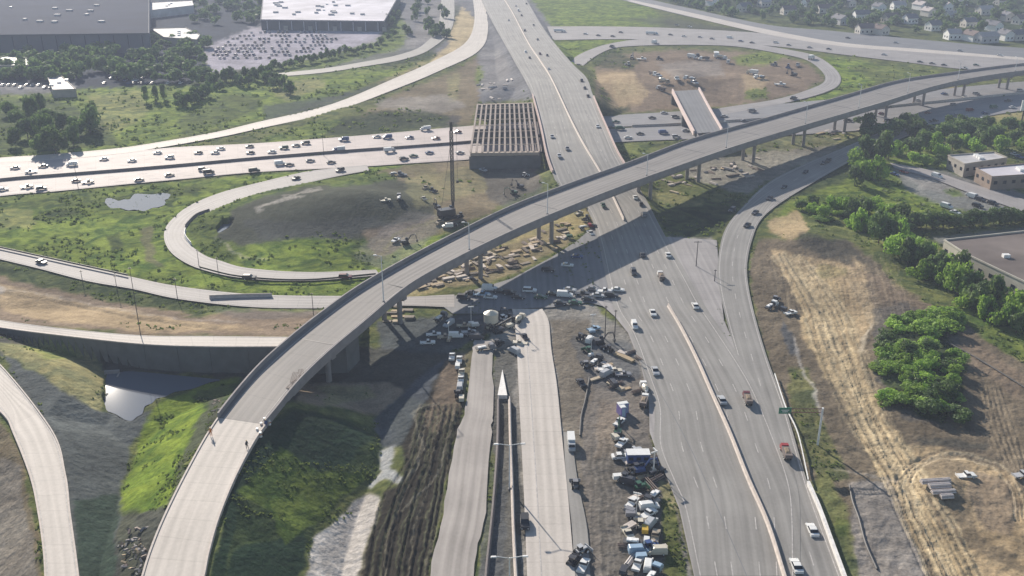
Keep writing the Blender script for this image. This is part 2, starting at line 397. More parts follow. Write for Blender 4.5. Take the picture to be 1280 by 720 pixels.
# between L2 and W1
P('veg', [(-440,300),(0,326),(150,360),(250,376),(255,395),(130,375),(0,345),(-440,320)], .8)
P('brown', [(-440,320),(0,345),(130,375),(250,395),(320,386),(400,390),(380,421),(200,420),(60,410),(-440,370)], 1)
P('tan', [(0,352),(120,382),(270,408),(330,412),(200,416),(60,402),(0,385)], .8)
T_('dark', [(-60,358),(60,376),(160,396),(270,412)], 3, .5, -.3); T_('pale', [(-60,350),(60,368),(170,392),(300,404)], 3, .4)
T_('pale', [(-20,356),(5,360)], 8, .9)
P('slate', [(255,385),(320,386),(400,388),(395,398),(290,398)], .4)
# below W1, left
P('dark', [(-440,330),(0,409),(100,424),(200,432),(470,432),(560,440),(560,500),(300,500),(260,470),(130,465),(60,450),(-440,400)], 1)  # shade below the ramp wall and flyover painted into this dark ground
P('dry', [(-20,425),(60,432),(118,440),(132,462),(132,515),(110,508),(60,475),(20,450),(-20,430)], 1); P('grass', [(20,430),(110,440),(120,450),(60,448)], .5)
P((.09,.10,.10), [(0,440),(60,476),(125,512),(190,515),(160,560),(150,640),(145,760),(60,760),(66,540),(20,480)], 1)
P((.028,.05,.032), [(95,625),(150,620),(140,740),(100,740)], .8)  # left ramp's shadow on its bank, painted as dark green
P('brown', [(-440,380),(0,514),(30,580),(45,640),(55,760),(-440,760)], .8); P('gravel', [(-40,560),(25,580),(40,660),(50,760),(-40,760)], .5)
P('bright', [(255,478),(300,474),(262,530),(235,580),(205,640),(150,638),(160,590),(178,530),(200,500),(232,490)], 1)
P('veg', [(246,488),(300,476),(285,500),(255,510),(240,500)], .8)
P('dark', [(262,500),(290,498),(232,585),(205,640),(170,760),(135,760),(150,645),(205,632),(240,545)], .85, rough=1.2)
P('dark', [(170,640),(205,640),(190,690),(175,730),(165,700)], .6)
# right of flyover, bottom left
P('veg', [(320,545),(360,505),(420,520),(500,540),(480,580),(455,610),(400,650),(380,700),(375,760),(240,760),(258,720),(275,645),(296,594)], 1)
P((.016,.034,.022), [(318,548),(362,508),(420,522),(470,545),(440,575),(400,590),(350,600),(300,625),(280,700),(270,760),(250,760),(275,645),(296,594)], .85)  # embankment shade painted near-black over the green slope
P((.016,.034,.022), [(290,690),(380,660),(385,700),(370,760),(262,760)], .85)  # lower end of the bank, its shade also painted near-black
P('bright', [(350,560),(400,590),(455,590),(440,615),(395,650),(355,680),(340,640),(300,615),(330,580)], .45)  # sunlit grass patches painted lighter over the shaded bank
P('dirt', [(375,478),(480,478),(502,490),(475,520),(440,510),(370,500)], 1); P('dry', [(395,480),(460,482),(470,495),(410,505)], .6)
P('slate', [(470,520),(510,485),(560,440),(580,440),(575,470),(520,545),(500,560),(480,560)], .9)  # flyover and ramp shadow put into the ground as slate colour
P('pale', [(382,760),(392,670),(427,643),(462,615),(475,620),(470,657),(457,700),(445,760)], 1); P('gravel', [(400,690),(425,650),(450,632),(440,660),(415,730)], .35)
P((.36,.37,.38), [(478,565),(500,556),(492,572),(484,585),(505,600),(495,606),(480,598),(462,610),(455,608),(470,590)], .9)
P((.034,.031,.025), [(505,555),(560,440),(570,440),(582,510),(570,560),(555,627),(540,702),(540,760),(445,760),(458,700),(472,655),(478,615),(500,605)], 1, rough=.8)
P('brown', [(560,440),(592,435),(582,510),(545,545),(530,520)], .6)
random.seed(3)
for k in range(11):
    b = 450 + k * 8.6 + random.uniform(-3, 3); t = 518 + k * 5.2 + random.uniform(-2, 2); j = lambda: random.uniform(-3, 3)
    T_((.13,.14,.085) if k % 3 else (.20,.185,.14), [(b,770),(b + 12 + j(),700),(b + 26 + j(),630),(t - 6 + j(),565),(t + 8,505)], 1.5, 1, .3)
    T_((.022,.02,.018), [(b + 4,770),(b + 16,700),(b + 30 + j(),630),(t - 1 + j(),565),(t + 12,510)], 2.6, .9, -.3)
T_((.24,.23,.19), [(505,600),(530,560),(520,520),(548,500)], 1.5, .9, .2); T_((.24,.23,.19), [(560,560),(540,600),(500,640)], 1.5, .9, .2)
# centre-bottom
P('gravel', [(560,400),(640,385),(740,380),(786,415),(803,455),(815,500),(815,555),(850,635),(869,720),(880,760),(595,760),(607,640),(614,540),(615,420)], .9)
P('slate', [(470,400),(560,395),(640,388),(640,405),(560,440),(480,435)], .9)  # shadowed ground next to the junction, flyover shade painted in
P('dark', [(615,440),(640,430),(645,500),(650,560),(660,760),(597,760),(607,640),(614,540)], .7)
P('olive', [(612,560),(622,560),(615,680),(604,700)], .7); P('slate', [(605,640),(630,600),(636,760),(598,760)], .5)
P('mud', [(690,400),(735,400),(740,470),(725,560),(740,760),(735,760),(703,540),(694,465)], .7)
P((.15,.13,.112), [(725,470),(800,465),(815,520),(815,560),(850,640),(868,760),(740,760),(725,560)], .75, rough=.6)
P('slate', [(715,420),(785,430),(800,470),(760,490),(735,480)], .6)
P('dark', [(738,560),(770,540),(830,560),(845,640),(850,760),(760,760),(745,650)], .35)
P('dirt', [(745,500),(775,500),(770,560),(742,580)], .4)
P('olive', [(828,615),(848,640),(868,760),(840,760),(833,680)], 1); P('dry', [(820,600),(838,605),(850,640),(840,640)], .8)
for k in range(8):
    x = 738 + k * 4.5; T_((.30,.27,.24) if k % 2 else 'dark', [(x,545),(x + 3,600),(x + random.uniform(0,9),660),(x + 10,760)], 2, .6, .05)
P('sand', [(540,330),(600,305),(690,270),(735,258),(742,282),(690,318),(640,345),(560,362),(500,378),(480,360)], .55)
P('mud', [(520,345),(690,285),(720,300),(640,345),(560,362)], .55)
# right of main between flyover and R2
P('olive', [(797,231),(860,215),(930,225),(890,262),(850,262),(815,262)], 1); P('dry', [(805,240),(850,240),(880,256),(822,258)], .5)
P('veg', [(818,266),(905,250),(930,248),(905,282),(890,300),(835,295)], 1)
P('gravel', [(850,200),(935,184),(1010,162),(1060,182),(960,226),(935,243),(900,236),(860,222)], .8, rough=.8)
P('gravel', [(832,295),(893,298),(900,420),(940,460),(920,470),(865,355)], .9)
P('veg', [(1060,183),(1075,195),(1060,225),(985,250),(960,268),(1000,230)], .9)
P('veg', [(770,190),(860,172),(860,182),(785,206),(776,200)], .8); P('bright', [(772,182),(810,180),(820,186),(785,200)], .5)
P('olive', [(767,178),(850,176),(960,172),(1100,150),(1060,180),(960,190),(860,200),(780,200)], .7)
P('tan', [(1130,118),(1200,108),(1195,122),(1140,124)], .6)
P('dry', [(1010,160),(1100,150),(1150,160),(1100,178),(1050,182)], .5); P('grass', [(1090,165),(1280,138),(1280,175),(1150,172)], .9)
P('tan', [(1230,140),(1280,136),(1280,150),(1240,152)], .6)
# right quadrant behind main, inside loop
P('brown', [(745,84),(760,68),(850,62),(960,66),(1010,80),(1030,98),(1005,115),(960,126),(905,134),(840,138),(760,142),(745,120)], 1, rough=.9)
P('tan', [(744,90),(790,88),(812,118),(800,132),(760,138),(748,112)], .8); P('sand', [(765,100),(795,105),(800,120),(770,125)], .35)
P('veg', [(735,66),(765,62),(800,76),(790,88),(745,84)], .7); P('veg', [(748,108),(756,112),(766,134),(790,136),(770,144),(755,140)], .8)
P('bright', [(915,72),(955,64),(985,70),(960,82),(925,82)], .8); P('tan', [(925,92),(960,96),(955,118),(930,115)], .7); P('grass', [(935,110),(960,112),(960,124),(930,124)], .8)
P('gravel', [(820,80),(900,74),(905,95),(840,96)], .5)
P('grass', [(1025,70),(1060,74),(1170,90),(1180,94),(1100,104),(1050,118),(1010,136),(960,146),(1010,124),(1040,108),(1042,92)], 1); P('bright', [(1028,72),(1062,80),(1070,96),(1055,108),(1046,90)], .6)
P('olive', [(1060,84),(1150,84),(1170,94),(1100,104)], .7)
P('olive', [(835,22),(960,42),(960,30),(1035,38),(1280,60),(1280,40),(960,20)], .6)
P('dark', [(820,20),(960,42),(960,46),(840,36),(780,24)], .7)
# right side field
P('grass', [(1060,225),(1130,190),(1180,190),(1200,230),(1280,250),(1280,275),(1130,275),(1060,262),(1010,270),(960,290),(985,252)], .8)
P('bright', [(1122,258),(1190,262),(1195,272),(1130,278)], .8)
P('asph', [(1112,205),(1185,215),(1290,245),(1480,290),(1480,330),(1280,272),(1190,262),(1130,235)], .9); P('gravel', [(1115,208),(1180,222),(1290,262),(1290,268),(1150,235)], .6)
P('grass', [(1175,235),(1195,238),(1210,246),(1190,244)], .8)
P('asph', [(1160,296),(1280,284),(1400,280),(1500,330),(1500,400),(1280,400),(1210,320)], .8)
P('olive', [(1100,350),(1180,350),(1280,405),(1480,490),(1480,540),(1280,470),(1190,395)], 1); P('grass', [(1190,370),(1280,410),(1280,455),(1220,420)], .6)
P('mud', [(945,300),(1010,300),(1060,300),(1100,330),(1120,360),(1200,400),(1280,455),(1480,560),(1480,760),(1056,760),(1010,605),(982,510),(960,450),(942,390),(938,340)], 1, rough=.9)
P('brown', [(1060,330),(1120,350),(1280,470),(1280,500),(1180,440),(1090,380)], .7)
P('tan', [(958,275),(1000,262),(1012,290),(990,300),(960,290)], .9)
P('dark', [(1000,290),(1060,300),(1090,330),(1040,325),(1000,305)], .7); P('tan', [(1062,318),(1080,330),(1092,342),(1075,338)], .8)
P('tan', [(965,310),(1000,318),(1050,325),(1085,345),(1090,400),(1070,440),(1095,500),(1130,560),(1170,560),(1260,590),(1300,640),(1280,740),(1190,740),(1150,690),(1100,590),(1075,530),(1040,470),(1005,420),(1000,380),(975,340)], .9)
P((.38,.295,.175), [(985,330),(1040,340),(1066,400),(1072,450),(1104,520),(1140,570),(1165,590),(1150,615),(1175,650),(1240,730),(1200,745),(1150,690),(1098,600),(1055,505),(1012,430),(1000,385)], .8)
P('dirt', [(1000,370),(1060,380),(1070,440),(1100,510),(1140,590),(1170,640),(1230,720),(1195,740),(1150,680),(1100,590),(1060,500),(1015,420)], .15)
P('mud', [(1012,455),(1040,475),(1075,530),(1075,545),(1030,545),(1005,490)], .8); P('olive', [(985,460),(1010,460),(1035,545),(1060,600),(1020,600),(995,540)], .7)
P('slate', [(978,400),(992,418),(1000,445),(990,445),(976,420)], .8); T_('pale', [(994,420),(1002,460),(1018,490),(1030,520)], 4, .8)
P('olive', [(1020,330),(1060,335),(1060,345),(1020,345)], .4)
P((.12,.11,.10), [(1090,385),(1130,380),(1200,415),(1205,470),(1180,530),(1130,520),(1095,470)], .9)
P('veg', [(1110,395),(1170,398),(1210,450),(1200,510),(1180,530),(1110,500),(1100,440)], .9)
P('mud', [(1150,580),(1185,572),(1215,580),(1200,600),(1210,640),(1225,670),(1260,690),(1280,720),(1200,680),(1165,640),(1148,605)], .7)
P('dirt', [(1210,585),(1260,600),(1275,640),(1260,670),(1225,660),(1205,620)], .8)
P('dark', [(1140,545),(1240,555),(1232,565),(1150,558)], .7); P('mud', [(1262,560),(1300,570),(1300,620),(1270,600)], .8)
P('gravel', [(1060,605),(1110,600),(1150,700),(1180,760),(1075,760)], .7, rough=.8); P('bright', [(1048,645),(1060,650),(1062,668),(1050,668)], .8)
P('olive', [(1010,605),(1035,595),(1060,640),(1075,700),(1085,760),(1068,760)], .8)
for k in range(60):                                                       # wheel ruts in the haul road
    o = random.uniform(-1, 1); o2 = o + random.uniform(-.35, .35)
    c = (.56,.47,.31) if k % 2 else (.20,.16,.11)
    T_(c, [(985 + o * 18,318),(1030 + o * 28,385),(1052 + o2 * 26,440),(1085 + o2 * 24,520),(1125 + o * 28,590),(1165 + o * 36,660),(1215 + o * 40,760)], random.uniform(1.0, 2.2), .55, random.uniform(-.22, .18))
for r_ in (0, 5, 10, 18):
    T_((.16,.13,.10) if r_ % 10 else (.5,.43,.31), [(1185 - r_,720),(1140 - r_,620),(1150 - r_,585),(1185,572 - r_ * .5),(1230 + r_,580 - r_ * .4),(1262 + r_,610),(1270 + r_,650)], 2.2, .8, -.2)
for k in range(7):
    T_((.42,.36,.27), [(1060 + k * 5,350),(1080 + k * 3,395),(1084 - k,425),(1068 + k * 2,440)], 1.6, .6, .12)
for k in range(6):
    T_((.38,.31,.22), [(1225 + k * 5,480),(1235 + k * 7,540),(1262 + k * 5,600),(1290 + k * 4,650)], 2, .6, -.15)
T_('dark', [(1000,545),(1060,560),(1120,590)], 4, .5, -.2); T_('pale', [(1040,590),(1120,600)], 3, .4)
for k in range(30):                                                        # grader marks above the field
    x = 958 + k * 5.2; T_((.34,.28,.20) if k % 2 else (.13,.11,.09), [(x,318),(x + 8 + k * .3,350),(x + 14 + k * .5,392)], 1.5, .5, .1)
def blur(A, n):
    for _ in range(n):
        for ax in (0, 1): A = (np.roll(A, 1, ax) + A * 2 + np.roll(A, -1, ax)) / 4
    return A
CAN = blur(CAN, 3); VEG = blur(VEG, 3); RGH = blur(RGH, 4)
for a, k in STROKES: stroke(*a, **k)
RELS = REL.copy()

def samp(A, px, py):
    fx = np.clip(px - X0, 0, cw - 1.01); fy = np.clip(py - Y0, 0, chh - 1.01); ix = fx.astype(int); iy = fy.astype(int); ax = fx - ix; ay = fy - iy
    if A.ndim == 3: ax = ax[..., None]; ay = ay[..., None]
    return (A[iy, ix] * (1 - ax) + A[iy, ix + 1] * ax) * (1 - ay) + (A[iy + 1, ix] * (1 - ax) + A[iy + 1, ix + 1] * ax) * ay

# water bodies (px polygons) sit in hollows
POND1 = [(134,468),(130,478),(132,487),(127,496),(131,505),(133,513),(143,517),(150,521),(157,525),(165,526),(171,521),(178,517),(181,508),(190,504),(196,498),(206,496),(218,490),(240,486),(262,478),(276,475),(262,473),(240,471),(190,466),(160,464),(140,466)]
POND2 = [(131,253),(133,248),(141,248),(148,251),(155,249),(162,249),(166,244),(171,242),(190,243),(203,241),(213,243),(211,248),(206,250),(207,255),(198,259),(190,260),(180,264),(168,262),(160,263),(150,260),(138,260)]
POND3 = [(270,285),(276,276),(288,272),(292,274),(288,282),(276,290),(271,290)]
def base_h(x, y):
    """terrain height before fine relief"""
    x = np.asarray(x, float); y = np.asarray(y, float)
    h = np.full(x.shape, -.30)
    for cx, cy, rx, ry, hh in MW:
        d = ((x - cx) / rx) ** 2 + ((y - cy) / ry) ** 2
        h = h + np.where(d < 4, hh * np.exp(-d * 1.1) * np.clip((4 - d) / 1.5, 0, 1), 0)
    for a, slope in RAISE:
        lo = a[:, :2].min(0) - 30; hi = a[:, :2].max(0) + 30
        m = (x > lo[0]) & (x < hi[0]) & (y > lo[1]) & (y < hi[1])
        if not m.any(): continue
        xs = x[m]; ys = y[m]; best = np.full(xs.shape, -9.0)
        for i in range(len(a)):
            # distance to segment i..i+1 (or the point)
            p = a[i]; q = a[min(i + 1, len(a) - 1)]; d = q[:2] - p[:2]; L = d @ d
            if L > 60 ** 2: q = p; d = d * 0; L = 0
            t = np.clip(((xs - p[0]) * d[0] + (ys - p[1]) * d[1]) / (L + 1e-9), 0, 1) if L > 0 else np.zeros(xs.shape)
            r = np.hypot(xs - p[0] - t * d[0], ys - p[1] - t * d[1]) - (p[3] + (q[3] - p[3]) * t)
            z = p[2] + (q[2] - p[2]) * t - np.maximum(r, 0) * slope
            best = np.maximum(best, z)
        h[m] = np.maximum(h[m], best)
    return h
a_ = np.array([((s[0] + s[2]) / 2, (s[1] + s[3]) / 2, s[4], math.hypot(s[2] - s[0], s[3] - s[1]) / 2) for s in W1])
def w1_fill(x, y, h):
    """earth fill behind (north of) the walled ramp"""
    xx = a_[:, 0]; o = np.argsort(xx); yc = np.interp(x, xx[o], a_[o, 1]); zc = np.interp(x, xx[o], a_[o, 2]); wd = np.interp(x, xx[o], a_[o, 3])
    inx = (x > xx.min()) & (x < xx.max() - .5)
    d = y - yc; f = np.where(inx & (d > -wd * .6), zc - .35 - np.maximum(d - wd, 0) * .2, -9)
    return np.maximum(h, f)
def terrain(x, y):
    return w1_fill(np.asarray(x, float), np.asarray(y, float), base_h(x, y))

def make_ground():
    cols = np.concatenate([np.arange(-430, -12, 10), np.arange(-12, 1292, 1.7), np.arange(1292, 1712, 10)])
    rows = np.concatenate([np.arange(980, 730, -8), np.arange(730, -6, -1.7), np.arange(-6, -100, -4), [-104, -108]])
    PX, PY = np.meshgrid(cols, rows)
    dy = (PY - 360) / FPX; t = -CH / (-sP - dy * cP)
    X = (PX - 640) / FPX * t; Y = (cP - dy * sP) * t
    far = Y > 1500; 
    Z = terrain(X, Y)
    px, py = toPx(X, Y, Z)
    jx = px + vn(X, Y, 3.0, 11) * 6 + vn(X, Y, 1.0, 12) * 3; jy = py + vn(X, Y, 3.0, 13) * 4 + vn(X, Y, 1.0, 14) * 1.8
    jx = jx + vn(X, Y, 9, 15) * 9 * np.clip(py / 500, .2, 1.3); jy = jy + vn(X, Y, 8, 16) * 7 * np.clip(py / 500, .1, 1.3)
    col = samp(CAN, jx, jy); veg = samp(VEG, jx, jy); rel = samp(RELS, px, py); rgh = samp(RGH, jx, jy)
    # fine relief: never above the road sheets
    fine = (vn(X, Y, 1.6, 1) + vn(X, Y, .7, 2) * .6) * .30 * np.clip(rgh, .3, 1.3)
    bumps = vn(X, Y, 6, 5) * .35 + vn(X, Y, 3, 6) * .2
    raised = np.clip((rgh - .3) * 1.4, 0, 1)
    Z = Z + np.clip(fine + rel, -.6, .6) + bumps * raised
    flat = np.zeros(X.shape, bool); wat = np.zeros(X.shape, bool)
    for pl in (POND1, POND2, POND3): wat |= pip(pl, px, py)
    Z[wat] = -1.0
    for S in ROADS:       # keep soil under the road sheets
        poly = [(s[0], s[1]) for s in S] + [(s[2], s[3]) for s in S[::-1]]
        xs = [p[0] for p in poly]; ys = [p[1] for p in poly]
        m = (X > min(xs) - 1) & (X < max(xs) + 1) & (Y > min(ys) - 1) & (Y < max(ys) + 1)
        idx = np.where(m); k = pip(poly, X[idx], Y[idx]); zz = S[len(S) // 2][4]
        sub = (idx[0][k], idx[1][k])
        a = np.array([((s[0] + s[2]) / 2, (s[1] + s[3]) / 2, s[4]) for s in S])
        if a[:, 2].max() - a[:, 2].min() < .2: Z[sub] = np.minimum(Z[sub], a[:, 2].min() - .12)
        else:
            d = (X[sub][:, None] - a[:, 0]) ** 2 + (Y[sub][:, None] - a[:, 1]) ** 2
            Z[sub] = np.minimum(Z[sub], a[d.argmin(1), 2] - .3)
    nv = X.size; nr, nc = X.shape
    me = D.meshes.new('ground'); me.vertices.add(nv)
    me.vertices.foreach_set('co', np.stack([X, Y, Z], -1).astype(np.float32).ravel())
    i = (np.arange(nr - 1)[:, None] * nc + np.arange(nc - 1)).ravel()
    q = np.stack([i, i + 1, i + nc + 1, i + nc], -1).astype(np.int32)
    me.loops.add(q.size); me.loops.foreach_set('vertex_index', q.ravel()); me.polygons.add(len(q))
    me.polygons.foreach_set('loop_start', np.arange(0, q.size, 4, dtype=np.int32))
    me.polygons.foreach_set('use_smooth', np.ones(len(q), bool))
    me.update(calc_edges=True); me.validate()
    ca = me.color_attributes.new('soil', 'FLOAT_COLOR', 'POINT')
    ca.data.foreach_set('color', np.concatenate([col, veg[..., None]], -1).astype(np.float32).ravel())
    m, n, l, p = newmat('mixed_ground')
    at = n.new('ShaderNodeAttribute'); at.attribute_name = 'soil'; geo = n.new('ShaderNodeNewGeometry')
    def noise(sc, det, dist=0):
        z = n.new('ShaderNodeTexNoise'); z.inputs['Scale'].default_value = sc; z.inputs['Detail'].default_value = det; z.inputs['Distortion'].default_value = dist
        l.new(geo.outputs['Position'], z.inputs['Vector']); return z.outputs[0]
    def mr(x, a, b, c, d):
        z = n.new('ShaderNodeMapRange'); l.new(x, z.inputs[0]); 
        for i_, v in enumerate((a, b, c, d)): z.inputs[i_ + 1].default_value = v
        return z.outputs[0]
    def mul(a, b):
        z = n.new('ShaderNodeMath'); z.operation = 'MULTIPLY'; l.new(a, z.inputs[0]); l.new(b, z.inputs[1]); return z.outputs[0]
    f = mul(mul(mr(noise(.05, 5), .3, .7, .72, 1.3), mr(noise(.35, 5, .6), .3, .7, .80, 1.20)), mr(noise(2.2, 4), .3, .7, .8, 1.2))
    sc = n.new('ShaderNodeVectorMath'); sc.operation = 'SCALE'; l.new(at.outputs['Color'], sc.inputs[0]); l.new(f, sc.inputs['Scale'])
    # vegetation: yellowish and dark tufts
    mx = n.new('ShaderNodeMix'); mx.data_type = 'RGBA'; mx.blend_type = 'MULTIPLY'
    rp = n.new('ShaderNodeValToRGB'); e = rp.color_ramp.elements; e[0].position = .36; e[0].color = (.36, .45, .42, 1); e[1].position = .62; e[1].color = (1.28, 1.12, .9, 1)
    l.new(noise(.16, 7, 1.2), rp.inputs[0]); l.new(sc.outputs[0], mx.inputs[6]); l.new(rp.outputs[0], mx.inputs[7]); l.new(at.outputs['Alpha'], mx.inputs[0])
    l.new(mx.outputs[2], p.inputs['Base Color']); p.inputs['Roughness'].default_value = .95; p.inputs['Specular IOR Level'].default_value = .03
    bp = n.new('ShaderNodeBump'); bp.inputs['Strength'].default_value = .85; bp.inputs['Distance'].default_value = .35; l.new(noise(.9, 5), bp.inputs['Height']); l.new(bp.outputs[0], p.inputs['Normal'])
    me.materials.append(m)
    o = link('ground', me); o['kind'] = 'structure'; return X, Y, Z
ROADS = []
def road(name, S, m, level_mark=None, dash=(), wob=0, under=True):
    me = ribbon_mesh(S, name, m, wob); o = link(name, me); o['kind'] = 'structure'
    if under: ROADS.append(S)
    if level_mark: markings(S, level_mark, o, dash)
    return o

# ---------------------------------------------------------------- roads
main = road('highway', MAIN, M_ASPH, (.05, .21, .36, .62, .78, .93), (.21, .36, .62, .78))
R2S = stations([(1130,152,1172,158),(1100,165,1130,172),(1060,182,1078,194),(1010,203,1022,225),(962,227,975,254),(925,262,951,275),(905,290,940,300),(897,330,934,330),(899,360,936,360),(908,400,945,400),(922,450,960,450),(936,510,982,510),(958,605,1010,605),(985,700,1045,700),(990,740,1061,740)], .06)
road('merging_ramp', R2S, M_ASPH, (.07, .5, .93), (.5,))
GORE = [(832,296),(896,300),(900,360),(905,400),(935,470),(905,480),(880,400),(862,350)]
def sheet(name, poly, z, m, kind='structure'):
    mb = MB(); w_ = [G(a, b, z) for a, b in poly]; ar = sum(w_[i].x * w_[(i + 1) % len(w_)].y - w_[(i + 1) % len(w_)].x * w_[i].y for i in range(len(w_)))
    if ar < 0: w_ = w_[::-1]
    mb.add(w_, [tuple(range(len(w_)))]); me = mb.mesh(name, m); ul = me.uv_layers.new(name='UVMap')
    for lp in me.loops: 
        v = me.vertices[lp.vertex_index].co; ul.data[lp.index].uv = (v.x, v.y)
    o = link(name, me); o['kind'] = kind; return o, w_
_, wp = sheet('gore_pavement', GORE, .03, M_CONC)
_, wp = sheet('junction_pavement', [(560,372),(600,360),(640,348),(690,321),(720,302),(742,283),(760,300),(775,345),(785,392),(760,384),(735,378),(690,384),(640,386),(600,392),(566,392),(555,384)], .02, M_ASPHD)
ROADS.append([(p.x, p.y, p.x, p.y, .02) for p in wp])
_, wp = sheet('site_pavement', [(745,375),(790,385),(815,470),(822,508),(826,560),(860,640),(880,722),(868,722),(849,636),(821,565),(812,540),(811,500),(801,456),(785,416),(768,395)], .05, M_CONC)
TJ = stations([(806,462,806.8,462),(832,503,832.8,503),(860,555,861,555),(882,602,883,602),(905,655,906,655),(934,722,935,722)], .12)
o = link('tar_joint', ribbon_mesh(TJ, 'tar_joint', M_ASPHD), main); o['kind'] = 'stuff'
L2S = stations([(-160,272,-160,284),(-60,297,-60,310),(0,310,0,324),(50,321,50,336),(100,332,108,351),(160,345,165,361),(225,358,225,374),(320,368,320,384),(440,370,430,385),(500,371,500,382),(568,368,568,384)], .04)
road('curving_ramp', L2S, M_CONC, (.1, .9))
L1S = stations([(452,206,458,213),(420,209,430,217),(380,214,386,226),(320,229,324,241),(275,241,280,258),(237,257,248,271),(212,277,233,286),(205,292,230,297),(208,308,240,310),(222,322,270,324),(252,337,320,335),(310,348,392,340),(380,352,440,340),(475,344,478,337)], .06, 5)
L1S = stations([(458,206,462,213),(420,210,428,219),(380,215,386,228),(320,229,326,242),(275,241,284,257),(237,257,250,270),(213,276,236,281),(205,292,230,295),(209,309,240,308),(223,323,258,320),(250,336,276,326),(300,347,310,335),(380,351,385,340),(475,344,470,337)], .06, 6)
road('loop_ramp', L1S, M_CONC, (.1, .9))
road('freeway_far_lanes', stations([(-420,236,-420,268),(-200,220,-200,246),(0,203,0,225),(60,200,60,220),(150,191,150,213),(220,184,222,207),(320,179,320,198),(430,171,432,189),(500,165,502,184),(590,157,592,177),(700,149,702,167)], .05, 5), M_PINK, (.06, .3, .53, .76, .95), (.3, .53, .76))
road('freeway_far_lanes', stations([(700,149,702,167),(765,144,768,159),(850,139,852,155),(960,131,962,148),(1040,124,1042,141),(1120,118,1125,132),(1200,109,1205,124),(1290,101,1290,115),(1450,90,1450,104)], .05, 5), M_ASPHF, (.06, .3, .53, .76, .95), (.3, .53, .76))
road('freeway_near_lanes', stations([(-420,270,-420,300),(-200,248,-200,270),(0,227,0,245),(60,222,60,240),(150,215,150,231),(222,209,225,224),(320,200,322,215),(432,191,440,209),(510,185,515,204),(592,179,600,198),(700,169,705,186)], .05, 5), M_PINK, (.06, .3, .53, .76, .95), (.3, .53, .76))
road('freeway_near_lanes', stations([(700,169,705,186),(765,161,768,178),(850,157,855,174),(960,150,965,170),(1040,143,1045,165),(1120,134,1125,160),(1200,126,1205,150),(1290,117,1290,137),(1450,106,1450,125)], .05, 5), M_ASPHF, (.06, .3, .53, .76, .95), (.3, .53, .76))
road('exit_ramp', stations([(-60,204,-60,212),(0,197,0,203),(60,193,60,200),(140,186,140,193),(190,179,190,186),(270,165,271,172),(320,153,322,161),(415,130,418,139),(495,97,500,109),(540,77,548,89),(580,55,598,64),(592,32,610,38),(592,5,606,5),(585,-30,596,-30)], .07, 5), M_CREAM, (.15,))
LP_ = stations([(640,386,678,386),(643,402,686,402),(646,435,689,435),(648,480,696,480),(651,540,702,540),(655,620,710,620),(659,720,719,720),(664,800,730,800)], .08)
road('new_concrete_lane', LP_, M_CREAM, (.3,), ())
road('gravel_haul_road', stations([(592,425,617,425),(590,445,616,445),(582,510,616,510),(570,545,614,540),(556,627,607,640),(541,702,596,690),(532,780,588,780)], .0, 5), M_GRAV, wob=.5)
road('paved_strip', stations([(704,540,714,540),(708,600,722,600),(715,660,734,660),(718,720,738,720),(722,790,745,790)], .02), M_ASPH)
THRU = stations([(700,-45,690,-30),(760,-18,748,-8),(800,-4,786,2),(870,12,858,20),(960,31,955,39),(1035,38,1030,51),(1135,48,1130,62),(1280,60,1280,72),(1480,70,1480,84)], .06, 5)
road('distant_freeway', THRU, M_ASPHD, (.5,))
road('distant_freeway_near_lanes', stations([(684,33,690,50),(760,33,760,49),(840,35,840,50),(960,42,960,57),(1060,56,1060,69),(1135,64,1135,78),(1200,68,1200,86),(1290,74,1290,93),(1480,86,1480,106)], .05, 5), M_CONC, (.1, .5, .9), (.5,))
road('pale_ramp', stations([(790,0,783,1),(865,16,860,20),(955,36,950,41),(1050,53,1046,57),(1160,62,1160,66),(1280,72,1280,75)], .09, 5), M_CREAM)
road('distant_loop_ramp', stations([(706,84,722,88),(718,72,734,78),(735,63,748,68),(760,55,768,60),(800,49,800,57),(860,48,860,56),(920,52,920,58),(980,61,975,67),(1020,70,1008,75),(1046,88,1028,90),(1050,104,1030,102),(1030,116,1010,112),(980,129,970,124),(905,143,900,135)], .08, 6), M_CONC, (.12, .88))
road('service_road', stations([(1112,203,1118,210),(1160,212,1162,222),(1210,228,1212,241),(1290,252,1290,268),(1450,300,1450,322)], .02), M_CONC)
road('farther_road', stations([(330,93,330,97),(400,86,402,91),(450,78,455,83),(500,68,505,74),(530,55,540,60),(548,30,566,32),(552,-10,568,-10)], .02), M_ASPH)
GX, GY, GZ = make_ground()
GRID_COLS = np.concatenate([np.arange(-430, -12, 10), np.arange(-12, 1292, 1.7), np.arange(1292, 1712, 10)]); GRID_ROWS = np.concatenate([np.arange(980, 730, -8), np.arange(730, -6, -1.7), np.arange(-6, -100, -4), [-104, -108]])
def height(x, y):
    q = y * cP + CH * sP; py = 360 + FPX * (CH * cP - y * sP) / q; px = 640 + FPX * x / q
    ri = min(max(int(np.searchsorted(-GRID_ROWS, -py)), 1), len(GRID_ROWS) - 1); ci = min(max(int(np.searchsorted(GRID_COLS, px)), 1), len(GRID_COLS) - 1)
    return float(GZ[ri - 1:ri + 1, ci - 1:ci + 1].max())
MAINc = np.array([((s[0] + s[2]) / 2, (s[1] + s[3]) / 2, s[4]) for s in MAIN]); MAINp = [(s[0], s[1]) for s in MAIN] + [(s[2], s[3]) for s in MAIN[::-1]]
FLYc = np.array([((s[0] + s[2]) / 2, (s[1] + s[3]) / 2, s[4]) for s in FLY])
